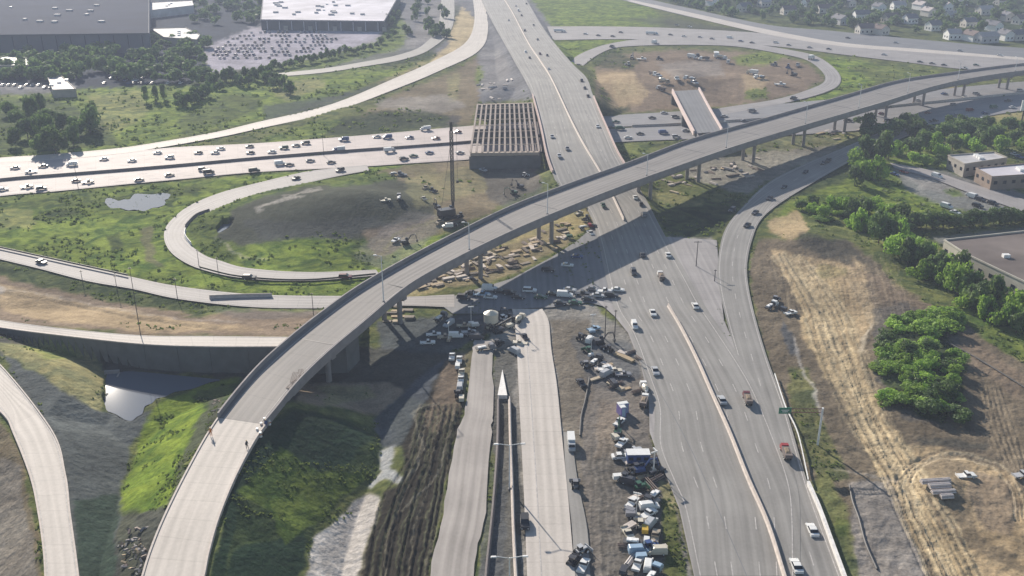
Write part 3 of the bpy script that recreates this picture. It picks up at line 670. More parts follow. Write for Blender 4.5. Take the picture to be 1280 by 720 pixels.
def zsurf(x, y, fly=False):
    if fly: return float(FLYc[((FLYc[:, :2] - (x, y)) ** 2).sum(1).argmin(), 2])
    if pip(MAINp, np.array([x]), np.array([y]))[0]:
        d = ((MAINc[:, :2] - (x, y)) ** 2).sum(1); return float(MAINc[d.argmin(), 2]) + .02
    return height(x, y)
def onto(px, py, fly=False, road_z=None):
    if road_z is not None: return G(px, py, road_z)
    z = 8.0 if fly else 0.0
    for _ in range(5):
        p = G(px, py, z); z = zsurf(p.x, p.y, fly)
    return G(px, py, z)

def water(name, poly, z=-.22):
    if 'water' not in MC:
        m, n, l, p = newmat('water'); p.inputs['Base Color'].default_value = (.10, .125, .165, 1); p.inputs['Roughness'].default_value = .03; p.inputs['Specular IOR Level'].default_value = .32
        nz = n.new('ShaderNodeTexNoise'); nz.inputs['Scale'].default_value = 2; bp = n.new('ShaderNodeBump'); bp.inputs['Strength'].default_value = .01; l.new(nz.outputs[0], bp.inputs['Height']); l.new(bp.outputs[0], p.inputs['Normal']); MC['water'] = m
    q = [tuple(v) for v in cr(poly + [poly[0]], 3)][:-1]
    sheet(name, q, z, MC['water'])
water('pond', POND1, -.35); water('pond', POND2, -.35); water('pond', POND3, -.3)

# ---------------------------------------------------------------- flyover
fly = empty('flyover_bridge', G(640, 300, 0), 0, 'long curved grey concrete flyover sweeping over the whole interchange', 'bridge')
def child(o, parent):
    o.parent = parent; o.matrix_parent_inverse = Matrix.Translation(-parent.location) ; return o
FN = [i for i, s in enumerate(FLY) if xpx(s) >= 300]; i0 = FN[0]
newS = FLY[:i0 + 1]; oldS = FLY[i0:]
child(link('new_deck', ribbon_mesh([(s[0], s[1], s[2], s[3], s[4]) for s in newS], 'new_deck', M_CREAM)), fly)['label'] = 'pale new concrete end of the deck'
child(link('deck', ribbon_mesh(oldS, 'deck', M_FLY)), fly)
child(markings(oldS, (.14, .86), None, z=.03), fly)
def edge(S, t, dz=0, off=0):
    out = []
    for s in S:
        w_ = math.hypot(s[2] - s[0], s[3] - s[1]); out.append(at_frac(s, t + off / w_, dz))
    return out
child(sweep(edge(oldS, 0, .02, .2), PARAP, 'parapet', M_BRC), fly); child(sweep(edge(oldS, 1, .02, -.2), PARAP, 'parapet', M_BRC), fly)
for t in (.1, .37, .63, .9):
    child(sweep(edge(oldS, t), [(-.35, -2.1), (.35, -2.1), (.35, -.9), (-.35, -.9)], 'girder', M_BRC), fly)
child(sweep(edge(oldS, .5), [(-4.2, -.9), (4.2, -.9), (4.2, -.25), (-4.2, -.25)], 'slab', M_BRC), fly)
for e_, t, o_ in (('kerb', 0, .15), ('kerb', 1, -.15)): child(sweep(edge(newS, t, 0, o_), [(-.15, -.6), (.15, -.6), (.15, .18), (-.15, .18)], e_, M_BARR), fly)
k = 0; acc = 0
for i in range(1, len(oldS)):
    a, b = at_frac(oldS[i - 1], .5), at_frac(oldS[i], .5); acc += (b - a).length
    if acc > 32 or i == 1:
        acc = 0; p = b; d = (b - a).normalized(); nr = Vector((-d.y, d.x, 0)); ppx = toPx(p.x, p.y, 0)
        zt = p.z - 2.1
        if 0 < i and ypx(oldS[i]) < 500:
            # keep clear of the highway
            if pip(MAINp, np.array([p.x]), np.array([p.y]))[0] and 770 > xpx(oldS[i]) > 700: acc = 20; continue
            mb = MB(); mb.box((0, 0, 0), (8.4, 1.5, 1.3)); o = mb.build('pier_cap', M_BRC, None, (p.x, p.y, zt - .65), math.atan2(nr.y, nr.x)); child(o, fly)
            for q in (-2.4, 2.4):
                c = p + nr * q; mb = MB(); mb.tube((0, 0, 0), (0, 0, zt - 1.3 + 1), .65, 12); child(mb.build('column', M_BRC, None, (c.x, c.y, -1)), fly)
        if i != 1:
            mb = MB(); mb.box((0, 0, 0), (8.5, .35, .02)); child(mb.build('expansion_joint', M_DSTEEL, None, (p.x, p.y, p.z + .015), math.atan2(nr.y, nr.x)), fly)
# street lamps on the flyover
def lamp(loc, rz, h, label, group, m=M_WSTEEL, arms=2, base=.35, reach=2.2, name='street_lamp'):
    r = empty(name, loc, rz, label, 'street lamp', group)
    mb = MB(); mb.tube((0, 0, 0), (0, 0, h), .16, 8, r1=.09); mb.build('pole', m, r)
    mb = MB(); mb.box((0, 0, base / 2), (.5, .5, base)); mb.build('base', M_BRC, r)
    for s in ((-1, 1) if arms == 2 else (1,)):
        mb = MB(); mb.tube((0, 0, h - .1), (s * reach, 0, h + .25), .06, 6); mb.build('arm', m, r)
        mb = MB(); mb.box((s * (reach + .35), 0, h + .22), (.9, .35, .18), top=.8); mb.build('lamp_head', m, r)
    return r
FL_L = [(467,386,12.5),(563,321,8.5),(666,274,10.2),(789,222,8.2),(894,188,10.5),(987,153,9.5),(1062,134,11),(1130,116,10),(1195,102,10),(1256,88,8)]
for i, (x, y, h) in enumerate(FL_L):
    p = onto(x, y, True); sd = FLY[int(((FLYc[:, :2] - (p.x, p.y)) ** 2).sum(1).argmin())]
    e = at_frac(sd, .93); 
    lamp(e + Vector((0, 0, .9)), math.atan2(sd[3] - sd[1], sd[2] - sd[0]), h - 1, 'pale street lamp on the flyover parapet, %s from the left' % nth(i + 1), 'street lamps along the flyover', arms=1, reach=-1.8)

# ---------------------------------------------------------------- walled ramp W1, curved ramp W2
o = road('pale_elevated_ramp', W1, M_CREAM, (.06, .94), under=False)
wl = empty('retaining_wall', at_frac(W1[30], .5) * 1, 0, 'long dark concrete retaining wall holding up the pale elevated ramp', 'retaining wall')
def wallface(S, t, z1, name, m, parent, step=2):
    """panels of a wall from below ground to deck height"""
    pts = edge(S, t); 
    for i in range(0, len(pts) - step, step):
        a, b = pts[i], pts[i + step]; mb = MB(); d = (b - a); d.z = 0; L = d.length; d.normalize(); n_ = Vector((-d.y, d.x, 0)) * .2
        mb.add([a - n_ + d * .04 + Vector((0, 0, -a.z - .8)), b - n_ - d * .04 + Vector((0, 0, -b.z - .8)), b - n_ - d * .04 + Vector((0, 0, z1)), a - n_ + d * .04 + Vector((0, 0, z1)),
                a + n_ + d * .04 + Vector((0, 0, -a.z - .8)), b + n_ - d * .04 + Vector((0, 0, -b.z - .8)), b + n_ - d * .04 + Vector((0, 0, z1)), a + n_ + d * .04 + Vector((0, 0, z1))],
               [(0, 1, 2, 3), (7, 6, 5, 4), (3, 2, 6, 7), (0, 3, 7, 4), (1, 5, 6, 2)])
        child(mb.build(name, m), parent)
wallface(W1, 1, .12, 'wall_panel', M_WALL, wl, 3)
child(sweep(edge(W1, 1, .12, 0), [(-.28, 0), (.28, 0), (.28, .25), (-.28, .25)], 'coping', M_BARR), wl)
s = W1[-1]; mb = MB(); a, b = at_frac(s, 0), at_frac(s, 1); d = (b - a).normalized(); c = (a + b) / 2
mb.box((0, 0, 0), ((b - a).length + .6, .5, s[4] + .6)); child(mb.build('end_wall', M_WALL, None, (c.x, c.y, s[4] / 2 - .4), math.atan2(d.y, d.x)), wl)
road('curved_pale_ramp', W2, M_CREAM, (.08, .92), under=False)
for t in (0, 1): tag(sweep(edge(W2, t, 0, .1 if t == 0 else -.1), [(-.12, -.5), (.12, -.5), (.12, .16), (-.12, .16)], 'kerb', M_BARR), kind='structure')

# ---------------------------------------------------------------- highway bridge over the crossing freeway
hb = empty('highway_bridge', G(715, 200, 0), 0, 'grey highway bridge carrying the main highway over the crossing freeway', 'bridge')
BS = [s for s in MAIN if 118 < ypx(s) < 216]
for t, of in ((0, .15), (1, -.15)):
    child(sweep(edge(BS, t, -.02, of), [(-.22, -1.0), (.22, -1.0), (.22, .95), (-.22, .95)], 'parapet', mat('rosy_parapet', (.50, .38, .35), .8)), hb)
for t in (.06, .2, .34, .48, .62, .76, .9): child(sweep(edge(BS, t), [(-.3, -1.9), (.3, -1.9), (.3, -.5), (-.3, -.5)], 'girder', M_BRC), hb)
child(sweep(edge(BS, .5), [(-12.3, -.5), (12.3, -.5), (12.3, -.12), (-12.3, -.12)], 'slab', M_BRC), hb)
for i in (0, len(BS) // 2, len(BS) - 1):
    s = BS[i]; a, b = at_frac(s, 0), at_frac(s, 1); d = (b - a).normalized(); c = (a + b) / 2
    mb = MB(); mb.box((0, 0, 0), ((b - a).length, 1.0, s[4] - 1.0)); child(mb.build('abutment' if i != len(BS) // 2 else 'pier', M_WALL, None, (c.x, c.y, (s[4] - 1.9) / 2 - .5), math.atan2(d.y, d.x)), hb)
# median barriers of the main highway
def barrier(pxs, label, z=None, prof=JERSEY, m=M_BARR, zs=None, name='concrete_barrier', cat='barrier'):
    pts = []
    for i, (a, b) in enumerate(cr(pxs, 5)):
        if zs == 'main':
            zz = 0
            for _ in range(4):
                p = G(a, b, zz); zz = float(np.interp(p.y, MAINc[:, 1], MAINc[:, 2]))
            pts.append(G(a, b, zz + .0))
        else: pts.append(G(a, b, z or 0.05))
    o = sweep(pts, prof, name, m); 
    return tag(o, label, cat)
barrier([(992,760),(980,720),(960,657),(935,600),(912,542),(890,493),(872,452),(852,412),(835,383)], 'pale concrete median barrier with a shaded side, nearest part of the main highway', zs='main')
barrier([(780,276),(765,244),(751,217),(729,180),(712,147),(690,100),(675,76),(661,55),(640,15),(625,-8)], 'pale concrete median barrier running up the far part of the main highway', zs='main')
barrier([(1068,760),(1054,720),(1040,682),(1024,638),(1010,606)], 'white concrete edge barrier at the bottom right of the highway', z=.06, prof=[(-.25, -.4), (.25, -.4), (.25, .85), (-.25, .85)], m=mat('white_barrier', (.72, .70, .68), .7))
barrier([(1010,603),(997,545),(982,512),(968,470)], 'low grey guardrail along the right verge beside the sign', z=.06, prof=[(-.06, .4), (.06, .4), (.06, .75), (-.06, .75)], m=M_WSTEEL, name='guardrail', cat='guardrail')
MED = [(-200,247),(0,226),(60,221),(150,214),(222,208),(320,199),(432,190),(510,184.5),(592,178),(700,168),(765,160)]
barrier(MED, 'dark median barrier down the crossing freeway left of the highway', z=.05, m=mat('dark_barrier', (.16, .14, .14), .8))
barrier([(790,158.5),(850,156),(960,149),(1040,142),(1120,133),(1200,125),(1290,116),(1450,105)], 'grey median barrier of the crossing freeway right of the highway', z=.05)
barrier([(232,288),(231,294),(234,300),(239,306)], 'short white barrier on the inner side of the loop ramp bend', z=.08, m=MC['white_barrier'])
barrier([(232,284),(236,279),(246,270),(262,264)], 'low dark barrier on the inner edge of the loop ramp', z=.08, m=MC['dark_barrier'])
barrier([(637,500),(638,545),(640,600),(642,660),(645,720),(649,780)], 'long pale barrier between the dark strip and the new concrete lane', z=.05)
barrier([(623,500),(622,560),(617,630),(612,680),(608,720),(604,780)], 'thin dark barrier beside the gravel haul road', z=-.1, m=MC['dark_barrier'])
barrier([(300,371.5),(262,373)][::-1] + [(340,370.5)], 'short grey parapet where the curving ramp meets the shaded ditch', z=.05)
barrier([(160,346),(100,333),(50,322),(0,311),(-60,298)], 'dark roadside guardrail along the curving ramp on the left', z=.05, prof=[(-.05, .3), (.05, .3), (.05, .8), (-.05, .8)], m=M_DSTEEL, name='guardrail', cat='guardrail')
barrier([(250,336),(300,347.5),(380,352),(470,344.5)], 'long roadside guardrail along the lower loop ramp', z=.06, prof=[(-.05, .3), (.05, .3), (.05, .8), (-.05, .8)], m=M_DSTEEL, name='guardrail', cat='guardrail')
# orange-white gore wedge, white
mb = MB(); a = G(628, 463, .05); b = G(622, 497, .05); c = G(634, 497, .05)
mb.add([a + Vector((0,0,-.3)), b + Vector((0,0,-.3)), c + Vector((0,0,-.3)), a + Vector((0, 0, .3)), b + Vector((0, 0, .6)), c + Vector((0, 0, .6))], [(0, 2, 1), (3, 4, 5), (0, 1, 4, 3), (1, 2, 5, 4), (2, 0, 3, 5)])
tag(mb.build('barrier_wedge', MC['white_barrier']), 'white pointed concrete wedge at the head of the dark strip', 'barrier')

# ---------------------------------------------------------------- girder bridge under construction, small overpass
gb = empty('unfinished_bridge', G(630, 190, 0), 0, 'unfinished bridge of bare rusty girders left of the highway, no deck yet', 'bridge')
zt = 6.3; A, B, Cc, Dd = G(597,130,zt), G(665,128,zt), G(674,189,zt), G(588,190,zt)
NG = 13
for i in range(NG):
    t = i / (NG - 1); p = A.lerp(B, t); q = Dd.lerp(Cc, t); mb = MB(); d = q - p; L = d.length; an = math.atan2(d.y, d.x)
    mb.box((0, 0, .65), (L, .75, .06)); mb.box((0, 0, 0), (L, .12, 1.3)); mb.box((0, 0, -.65), (L, .6, .06)); c = (p + q) / 2
    child(mb.build('girder', M_STEEL, None, (c.x, c.y, zt - .7), an), gb)
for j in range(9):
    t = j / 8; p = A.lerp(Dd, t); q = B.lerp(Cc, t); d = q - p; c = (p + q) / 2; mb = MB(); mb.box((0, 0, 0), (d.length, .35 if 0 < j < 8 else 1.4, .3 if 0 < j < 8 else 1.2))
    child(mb.build('cross_beam' if 0 < j < 8 else 'abutment_seat', mat('pale_formwork', (.42, .34, .27), .8), None, (c.x, c.y, zt - .1 if 0 < j < 8 else zt - .8), math.atan2(d.y, d.x)), gb)
for tt in (0, .5, 1):
    p = A.lerp(Dd, tt); q = B.lerp(Cc, tt); d = q - p; c = (p + q) / 2; mb = MB(); mb.box((0, 0, 0), (d.length + 1, 1.2, zt - 1.2)); child(mb.build('pier', M_WALL, None, (c.x, c.y, (zt - 1.6) / 2 - .3), math.atan2(d.y, d.x)), gb)
op = empty('small_overpass', G(885, 190, 0), 0, 'short grey overpass deck with two pinkish white parapets, right of the highway', 'bridge')
zo = 6.5; OS = stations([(840,114,874,112,zo),(853,140,888,138,zo),(867,167,903,164,zo)], 0, 6)
child(link('deck', ribbon_mesh(OS, 'deck', M_ASPHD)), op)
for t, of in ((0, .2), (1, -.2)): child(sweep(edge(OS, t, 0, of), [(-.3, -1), (.3, -1), (.3, 1.2), (-.3, 1.2)], 'parapet', mat('pink_parapet', (.62, .50, .47), .8)), op)
for t in (.1, .37, .63, .9): child(sweep(edge(OS, t), [(-.3, -1.8), (.3, -1.8), (.3, -.2), (-.3, -.2)], 'girder', M_BRC), op)
for i in (0, 6, 12):
    s = OS[i]; a, b = at_frac(s, 0), at_frac(s, 1); d = (b - a).normalized(); c = (a + b) / 2
    mb = MB(); mb.box((0, 0, 0), ((b - a).length, 1.0, s[4] - 1.0)); child(mb.build('pier', M_WALL, None, (c.x, c.y, (s[4] - 1.8) / 2 - .3), math.atan2(d.y, d.x)), op)

# ---------------------------------------------------------------- vehicles
PAINT = dict(white=(.75, .75, .74), silver=(.45, .46, .48), grey=(.22, .22, .24), black=(.02, .02, .025), red=(.30, .03, .03), maroon=(.12, .02, .025), blue=(.04, .08, .22), tan=(.38, .32, .24), green=(.03, .10, .06), yellow=(.55, .36, .04), orange=(.50, .16, .03), cream=(.6, .55, .45), lightblue=(.30, .42, .55), purple=(.20, .16, .42), dark=(.05, .05, .06))
def paint(c): return mat(c + '_paint', PAINT[c], .35, 0, .06)
def wheels(xs, wd, r=.33, w_=.24):
    out = []
    for x in xs:
        for s in (-1, 1):
            mb = MB(); mb.tube((x, s * (wd - w_), r), (x, s * wd, r), r, 12); mb.tube((x, s * (wd - .02), r), (x, s * (wd + .015), r), r * .55, 10, mi=1); out.append(('wheel', mb, [M_TYRE, M_WSTEEL]))
    return out
def veh(kind, c):
    """parts of a vehicle, heading +x: [(name, MB, [materials])]"""
    p = paint(c); o = []
    if kind in ('sedan', 'suv', 'pickup', 'van'):
        L = dict(sedan=4.6, suv=4.8, pickup=5.5, van=5.4)[kind] / 2; wdt = dict(sedan=.9, suv=.97, pickup=1.0, van=1.0)[kind]
        if kind == 'sedan': body = [(-L, .35), (L, .35), (L, .62), (L * .85, .80), (L * .35, .94), (-L * .62, .98), (-L * .97, .90)]; cab = [(-L * .72, .95), (L * .42, .92), (L * .08, 1.38), (-L * .42, 1.40)]; roof = (-.20 * L, 1.40, .50 * L)
        elif kind == 'suv': body = [(-L, .4), (L, .4), (L, .85), (L * .85, 1.0), (L * .45, 1.1), (-L, 1.1)]; cab = [(-L * .98, 1.08), (L * .48, 1.06), (L * .2, 1.70), (-L * .9, 1.72)]; roof = (-.35 * L, 1.72, 1.05 * L)
        elif kind == 'pickup': body = [(-L, .5), (L, .5), (L, .9), (L * .85, 1.08), (L * .38, 1.15), (-L * .15, 1.15), (-L * .16, .80), (-L * .97, .80), (-L * .97, 1.15), (-L, 1.15)]; cab = [(-L * .14, 1.12), (L * .42, 1.12), (L * .22, 1.75), (-L * .10, 1.77)]; roof = (.05 * L, 1.77, .30 * L)
        else: body = [(-L, .4), (L, .4), (L, 1.0), (L * .8, 1.15), (L * .55, 1.35), (-L, 1.35)]; cab = [(-L * .99, 1.32), (L * .6, 1.3), (L * .35, 2.1), (-L * .97, 2.15)]; roof = (-.3 * L, 2.16, 1.2 * L)
        mb = MB(); mb.side(body, -wdt, wdt); o.append(('body', mb, [p]))
        mb = MB(); n = len(cab); k = .84
        vs = [(q[0], -wdt * (.97 if q[1] < 1.36 and i < 2 else k), q[1]) for i, q in enumerate(cab)] + [(q[0], wdt * (.97 if i < 2 else k), q[1]) for i, q in enumerate(cab)]
        mb.add(vs, [(3, 2, 1, 0), (4, 5, 6, 7)] + [(i, (i + 1) % 4, 4 + (i + 1) % 4, 4 + i) for i in range(4)]); o.append(('windows', mb, [M_GLASS if kind != 'van' else p]))
        mb = MB(); mb.box((roof[0], 0, roof[1] + .02), (roof[2] + .1, wdt * 1.66, .07), top=.92); o.append(('roof', mb, [p]))
        if kind == 'van':
            mb = MB(); mb.box((L * .42, 0, 1.72), (.7, wdt * 1.75, .62), top=.75, topy=.93); o.append(('windows', mb, [M_GLASS]))
        o += wheels((-L * .62, L * .64), wdt, .34 if kind != 'pickup' else .4)
        mb = MB()
        for s in (-1, 1): mb.box((L + .01, s * wdt * .7, .72), (.04, .32, .16))
        o.append(('headlights', mb, [mat('lamp_glass', (.8, .8, .75), .2)]))
    elif kind == 'semi':
        mb = MB(); mb.side([(4.6, .6), (7.6, .6), (7.6, 1.5), (6.6, 1.7), (6.3, 2.9), (4.6, 3.1)], -1.2, 1.2); o.append(('cab', mb, [p]))
        mb = MB(); mb.box((6.5, 0, 2.25), (.5, 2.1, .75), top=.7, topy=.95); o.append(('windscreen', mb, [M_GLASS]))
        mb = MB(); mb.box((-2, 0, 2.45), (12.2, 2.5, 2.7)); o.append(('trailer', mb, [paint('white')]))
        mb = MB(); mb.box((-.5, 0, .9), (13, 1.0, .3)); o.append(('chassis', mb, [M_DSTEEL]))
        o += wheels((6.5, 3.6, 2.5, -5.6, -6.8), 1.22, .5, .5)
    elif kind in ('dump', 'box', 'mixer', 'flatbed', 'tanker'):
        mb = MB(); mb.side([(1.6, .7), (4.3, .7), (4.3, 1.6), (3.5, 1.8), (3.2, 2.75), (1.6, 2.8)], -1.15, 1.15); o.append(('cab', mb, [p]))
        mb = MB(); mb.box((3.42, 0, 2.2), (.5, 2.0, .65), top=.6, topy=.95); o.append(('windscreen', mb, [M_GLASS]))
        mb = MB(); mb.box((0, 0, .95), (7.8, .9, .3)); o.append(('chassis', mb, [M_DSTEEL]))
        if kind == 'dump':
            mb = MB(); mb.side([(-3.9, 1.2), (1.3, 1.2), (1.5, 2.6), (-4.1, 2.5), (-4.1, 1.6)], -1.22, 1.22); o.append(('dump_bed', mb, [mat('bed_steel', (.16, .13, .12), .7)]))
            mb = MB(); mb.box((-1.2, 0, 2.62), (4.6, 2.1, .5), top=.45); o.append(('load', mb, [mat('soil_load', (.22, .17, .12), .95)]))
        elif kind == 'box':
            mb = MB(); mb.box((-1.35, 0, 2.25), (5.5, 2.4, 2.3)); o.append(('cargo_box', mb, [paint('white')]))
        elif kind == 'flatbed':
            mb = MB(); mb.box((-1.35, 0, 1.25), (5.6, 2.4, .2)); mb.box((1.3, 0, 1.8), (.12, 2.3, 1.1)); o.append(('bed', mb, [M_DSTEEL]))
            mb = MB(); mb.box((-1.5, .2, 1.6), (3.4, 1.4, .5)); mb.box((-1, -.3, 2.0), (1.6, 1.0, .4)); o.append(('load', mb, [M_WSTEEL]))
        else:
            mb = MB(); mb.tube((-4.0, 0, 2.5), (-2.6, 0, 2.4), .55, 14, r1=1.15); mb.tube((-2.6, 0, 2.4), (-.6, 0, 2.25), 1.15, 14, r1=1.2); mb.tube((-.6, 0, 2.25), (1.1, 0, 2.0), 1.2, 14, r1=.6); o.append(('drum', mb, [paint('cream')]))
            mb = MB(); mb.box((-4.3, 0, 2.0), (.5, .7, 1.4), top=1.5); o.append(('hopper', mb, [p]))
        o += wheels((3.1, -1.6, -2.8), 1.2, .5, .45)
    elif kind == 'excavator':
        for s in (-1, 1):
            mb = MB(); mb.side([(-1.9, .25), (-1.5, 0), (1.5, 0), (1.9, .25), (1.9, .6), (1.6, .85), (-1.6, .85), (-1.9, .6)], s * 1.2 - .3, s * 1.2 + .3); o.append(('track', mb, [M_TYRE]))
        mb = MB(); mb.box((-.4, 0, 1.55), (3.6, 2.5, 1.1), top=.94); o.append(('house', mb, [p]))
        mb = MB(); mb.box((-2.1, 0, 1.6), (.7, 2.5, 1.2), top=.9); o.append(('counterweight', mb, [paint('dark')]))
        mb = MB(); mb.box((.8, .75, 2.3), (1.5, .95, 1.6), top=.85); o.append(('cab', mb, [M_GLASS]))
        mb = MB(); mb.tube((1.1, -.2, 1.8), (3.2, -.2, 4.6), .3, 6, r1=.26); mb.tube((3.2, -.2, 4.6), (5.6, -.2, 4.3), .26, 6, r1=.2); o.append(('boom', mb, [p]))
        mb = MB(); mb.tube((5.4, -.2, 4.8), (6.3, -.2, 1.6), .22, 6, r1=.15); o.append(('arm', mb, [p]))
        mb = MB(); mb.side([(5.6, .6), (6.4, .3), (6.7, 1.2), (6.2, 1.7), (5.9, 1.3)], -.8, .4); o.append(('bucket', mb, [M_DSTEEL]))
    elif kind in ('bulldozer', 'loader'):
        if kind == 'bulldozer':
            for s in (-1, 1):
                mb = MB(); mb.side([(-1.7, .25), (-1.3, 0), (1.3, 0), (1.7, .25), (1.7, .7), (1.4, 1.0), (-1.4, 1.0), (-1.7, .7)], s * 1.05 - .28, s * 1.05 + .28); o.append(('track', mb, [M_TYRE]))
        else: o += wheels((-1.4, 1.3), 1.2, .75, .55)
        mb = MB(); mb.box((.6, 0, 1.3), (2.4, 1.1, 1.0), top=.92); mb.box((-1.1, 0, 1.2), (1.2, 1.5, .8)); o.append(('body', mb, [p]))
        mb = MB(); mb.box((-.6, 0, 2.2), (1.3, 1.4, 1.3), top=.88); o.append(('cab', mb, [M_GLASS]))
        mb = MB(); mb.box((-.6, 0, 2.9), (1.6, 1.6, .12)); o.append(('cab_roof', mb, [p]))
        mb = MB(); mb.side([(2.5, .1), (2.7, .1), (2.55, .7), (2.75, 1.3), (2.55, 1.3), (2.35, .7)], -1.8, 1.8); mb.box((2, .9, .5), (1.2, .2, .25)); mb.box((2, -.9, .5), (1.2, .2, .25)); o.append(('blade' if kind == 'bulldozer' else 'bucket', mb, [p]))
    elif kind == 'roller':
        for x in (-1.5, 1.5):
            mb = MB(); mb.tube((x, -.95, .75), (x, .95, .75), .75, 14); o.append(('drum', mb, [M_WSTEEL]))
        mb = MB(); mb.box((0, 0, 1.25), (3.8, 1.3, .8), top=.9); o.append(('body', mb, [p]))
        mb = MB(); mb.box((0, 0, 2.6), (1.6, 1.5, .12)); [mb.tube((a, b, 1.5), (a, b, 2.6), .04, 5) for a in (-.7, .7) for b in (-.65, .65)]; o.append(('canopy', mb, [paint('white')]))
    elif kind == 'trailer':
        mb = MB(); mb.box((0, 0, 1.9), (5.4, 2.6, 2.4)); o.append(('body', mb, [p]))
        mb = MB(); mb.box((0, 0, 3.14), (5.6, 2.8, .1)); o.append(('roof', mb, [paint('white')]))
        for x in (-1.8, 0, 1.8):
            mb = MB(); mb.box((x, -1.31, 2.0), (1.0, .06, .8)); o.append(('window', mb, [M_GLASS]))
        o += wheels((-.6, .6), 1.2, .4, .3)
    elif kind == 'compressor':
        mb = MB(); mb.side([(-1.4, .6), (1.4, .6), (1.6, 1.1), (1.2, 1.75), (-1.3, 1.75)], -.8, .8); o.append(('housing', mb, [p]))
        mb = MB(); mb.box((2.0, 0, .55), (1.4, .12, .12)); o.append(('drawbar', mb, [M_DSTEEL])); o += wheels((0,), .95, .35, .2)
    elif kind == 'light_tower':
        mb = MB(); mb.box((0, 0, .9), (2.2, 1.1, .9), top=.9); o.append(('housing', mb, [p]))
        mb = MB(); mb.tube((0, 0, 1.2), (0, 0, 7.5), .09, 6); o.append(('mast', mb, [M_WSTEEL]))
        mb = MB(); [mb.box((a, 0, 7.5), (.5, .3, .4)) for a in (-.8, -.25, .3, .85)]; mb.box((0, 0, 7.45), (2, .08, .08)); o.append(('lamp_head', mb, [paint('white')])); o += wheels((0,), .8, .33, .2)
    return o
NAMES = dict(sedan=('sedan', 'car'), suv=('suv', 'car'), pickup=('pickup_truck', 'pickup truck'), van=('van', 'van'), semi=('semi_truck', 'truck'), dump=('dump_truck', 'dump truck'), box=('box_truck', 'truck'), mixer=('concrete_mixer', 'mixer truck'), flatbed=('flatbed_truck', 'truck'), excavator=('excavator', 'excavator'), bulldozer=('bulldozer', 'bulldozer'), loader=('wheel_loader', 'loader'), roller=('road_roller', 'roller'), trailer=('site_trailer', 'trailer'), compressor=('air_compressor', 'compressor'), light_tower=('light_tower', 'light tower'))
WORD = {k: v[0].replace('_', ' ') for k, v in NAMES.items()}; WORD['suv'] = 'tall car'
VC = {}
def vehicle(kind, c, loc, rz, label, group, far=False, sc=1.0):
    key = (kind, c, far)
    if key not in VC:
        ps = veh(kind, c)
        if far:
            mb = MB(); mats = []
            for _, b, ms in ps:
                o = len(mb.v); mb.v += b.v; mb.f += [tuple(i + o for i in f) for f in b.f]
                idx = []
                for m in ms:
                    if m not in mats: mats.append(m)
                    idx.append(mats.index(m))
                mb.m += [idx[i] for i in b.m]
            VC[key] = mb.mesh(NAMES[kind][0], mats)
        else: VC[key] = [(nm, b.mesh(nm, ms)) for nm, b, ms in ps]
    nm, cat = NAMES[kind]
    if far: r = link(nm, VC[key], None, loc, rz)
    else:
        r = empty(nm, loc, rz)
        for a, me in VC[key]:
            o = D.objects.new(a, me); COL.objects.link(o); o.parent = r
    sc = sc * (.58 if kind in ('excavator', 'bulldozer', 'loader', 'mixer', 'dump', 'semi', 'box', 'flatbed', 'roller') else .78)
    if 'distant loop' in label: sc *= 1.4
    elif kind in ('pickup', 'van', 'compressor', 'light_tower') and 'nearest' in label: sc *= .84
    r.scale = (sc, sc, sc); return tag(r, label, cat, group)
def heading(px, py, vx, vy, z=0.0):
    a = G(px, py, z); b = G(px + vx, py + vy, z); d = b - a; return math.atan2(d.y, d.x)
def fleet(items, direction, where, group, far=False, order='left', z=None, sc=1.0):
    """items (px, py, kind, colour[, direction]); each label counts along the row"""
    key = (lambda t: t[0]) if order == 'left' else (lambda t: -t[1])
    its = sorted(items, key=key); word = {'left': 'from the left', 'near': 'from the nearest'}[order]
    for i, it in enumerate(its):
        px, py, k, c = it[:4]; d = it[4] if len(it) > 4 else direction
        if callable(d): d = d(px, py)
        p = onto(px, py + 2, road_z=z)
        if z is None and len(it) < 6: pass
        rz = heading(px, py, *d) + random.uniform(-.04, .04)
        vehicle(k, c, p + Vector((0, 0, .01)), rz, '%s %s, %s %s %s' % (c.replace('lightblue', 'light blue'), WORD[k], nth(i + 1), word, where), group, far, sc)
U = (10, -1.2)
up = [(19,209),(39,214),(54,207),(130,198),(165,200),(197,190),(212,196),(248,190),(269,190),(276,185),(312,182),(313,190),(355,184),(370,181),(427,187),(382,178),(430,174),(471,170),(484,171),(512,171),(532,161),(572,164),(340,189),(90,205),(545,172)]
cols_ = ['dark','black','grey','white','silver','black','dark','blue','white','maroon','silver','black','grey','white','dark','silver','black','green']
kin = ['sedan','suv','sedan','sedan','pickup','sedan','suv','sedan','van','sedan','suv']
def auto(pts, s=0): 
    r = random.Random(s); return [(a, b, r.choice(kin), r.choice(cols_)) for a, b in pts]
L_ = auto(up, 1); L_[20] = (532,161,'box','white'); L_[14] = (424,187,'box','blue'); L_[3] = (130,198,'sedan','white'); L_[5] = (197,190,'sedan','white')
fleet(L_, (-10, 1.0), 'on the far lanes of the crossing freeway', 'cars on the far lanes of the crossing freeway', z=.08)
L_ = auto([(34,233),(52,235),(96,225),(110,227),(174,224),(212,218),(254,211),(261,215),(318,213),(350,204),(362,205),(414,202),(388,200),(505,198),(517,194),(537,190),(487,188),(4,236),(575,190)], 2); L_[0] = (34,233,'pickup','black'); L_[16] = (487,188,'box','silver')
fleet(L_, (10, -1.1), 'on the near lanes of the crossing freeway', 'cars on the near lanes of the crossing freeway', z=.08)
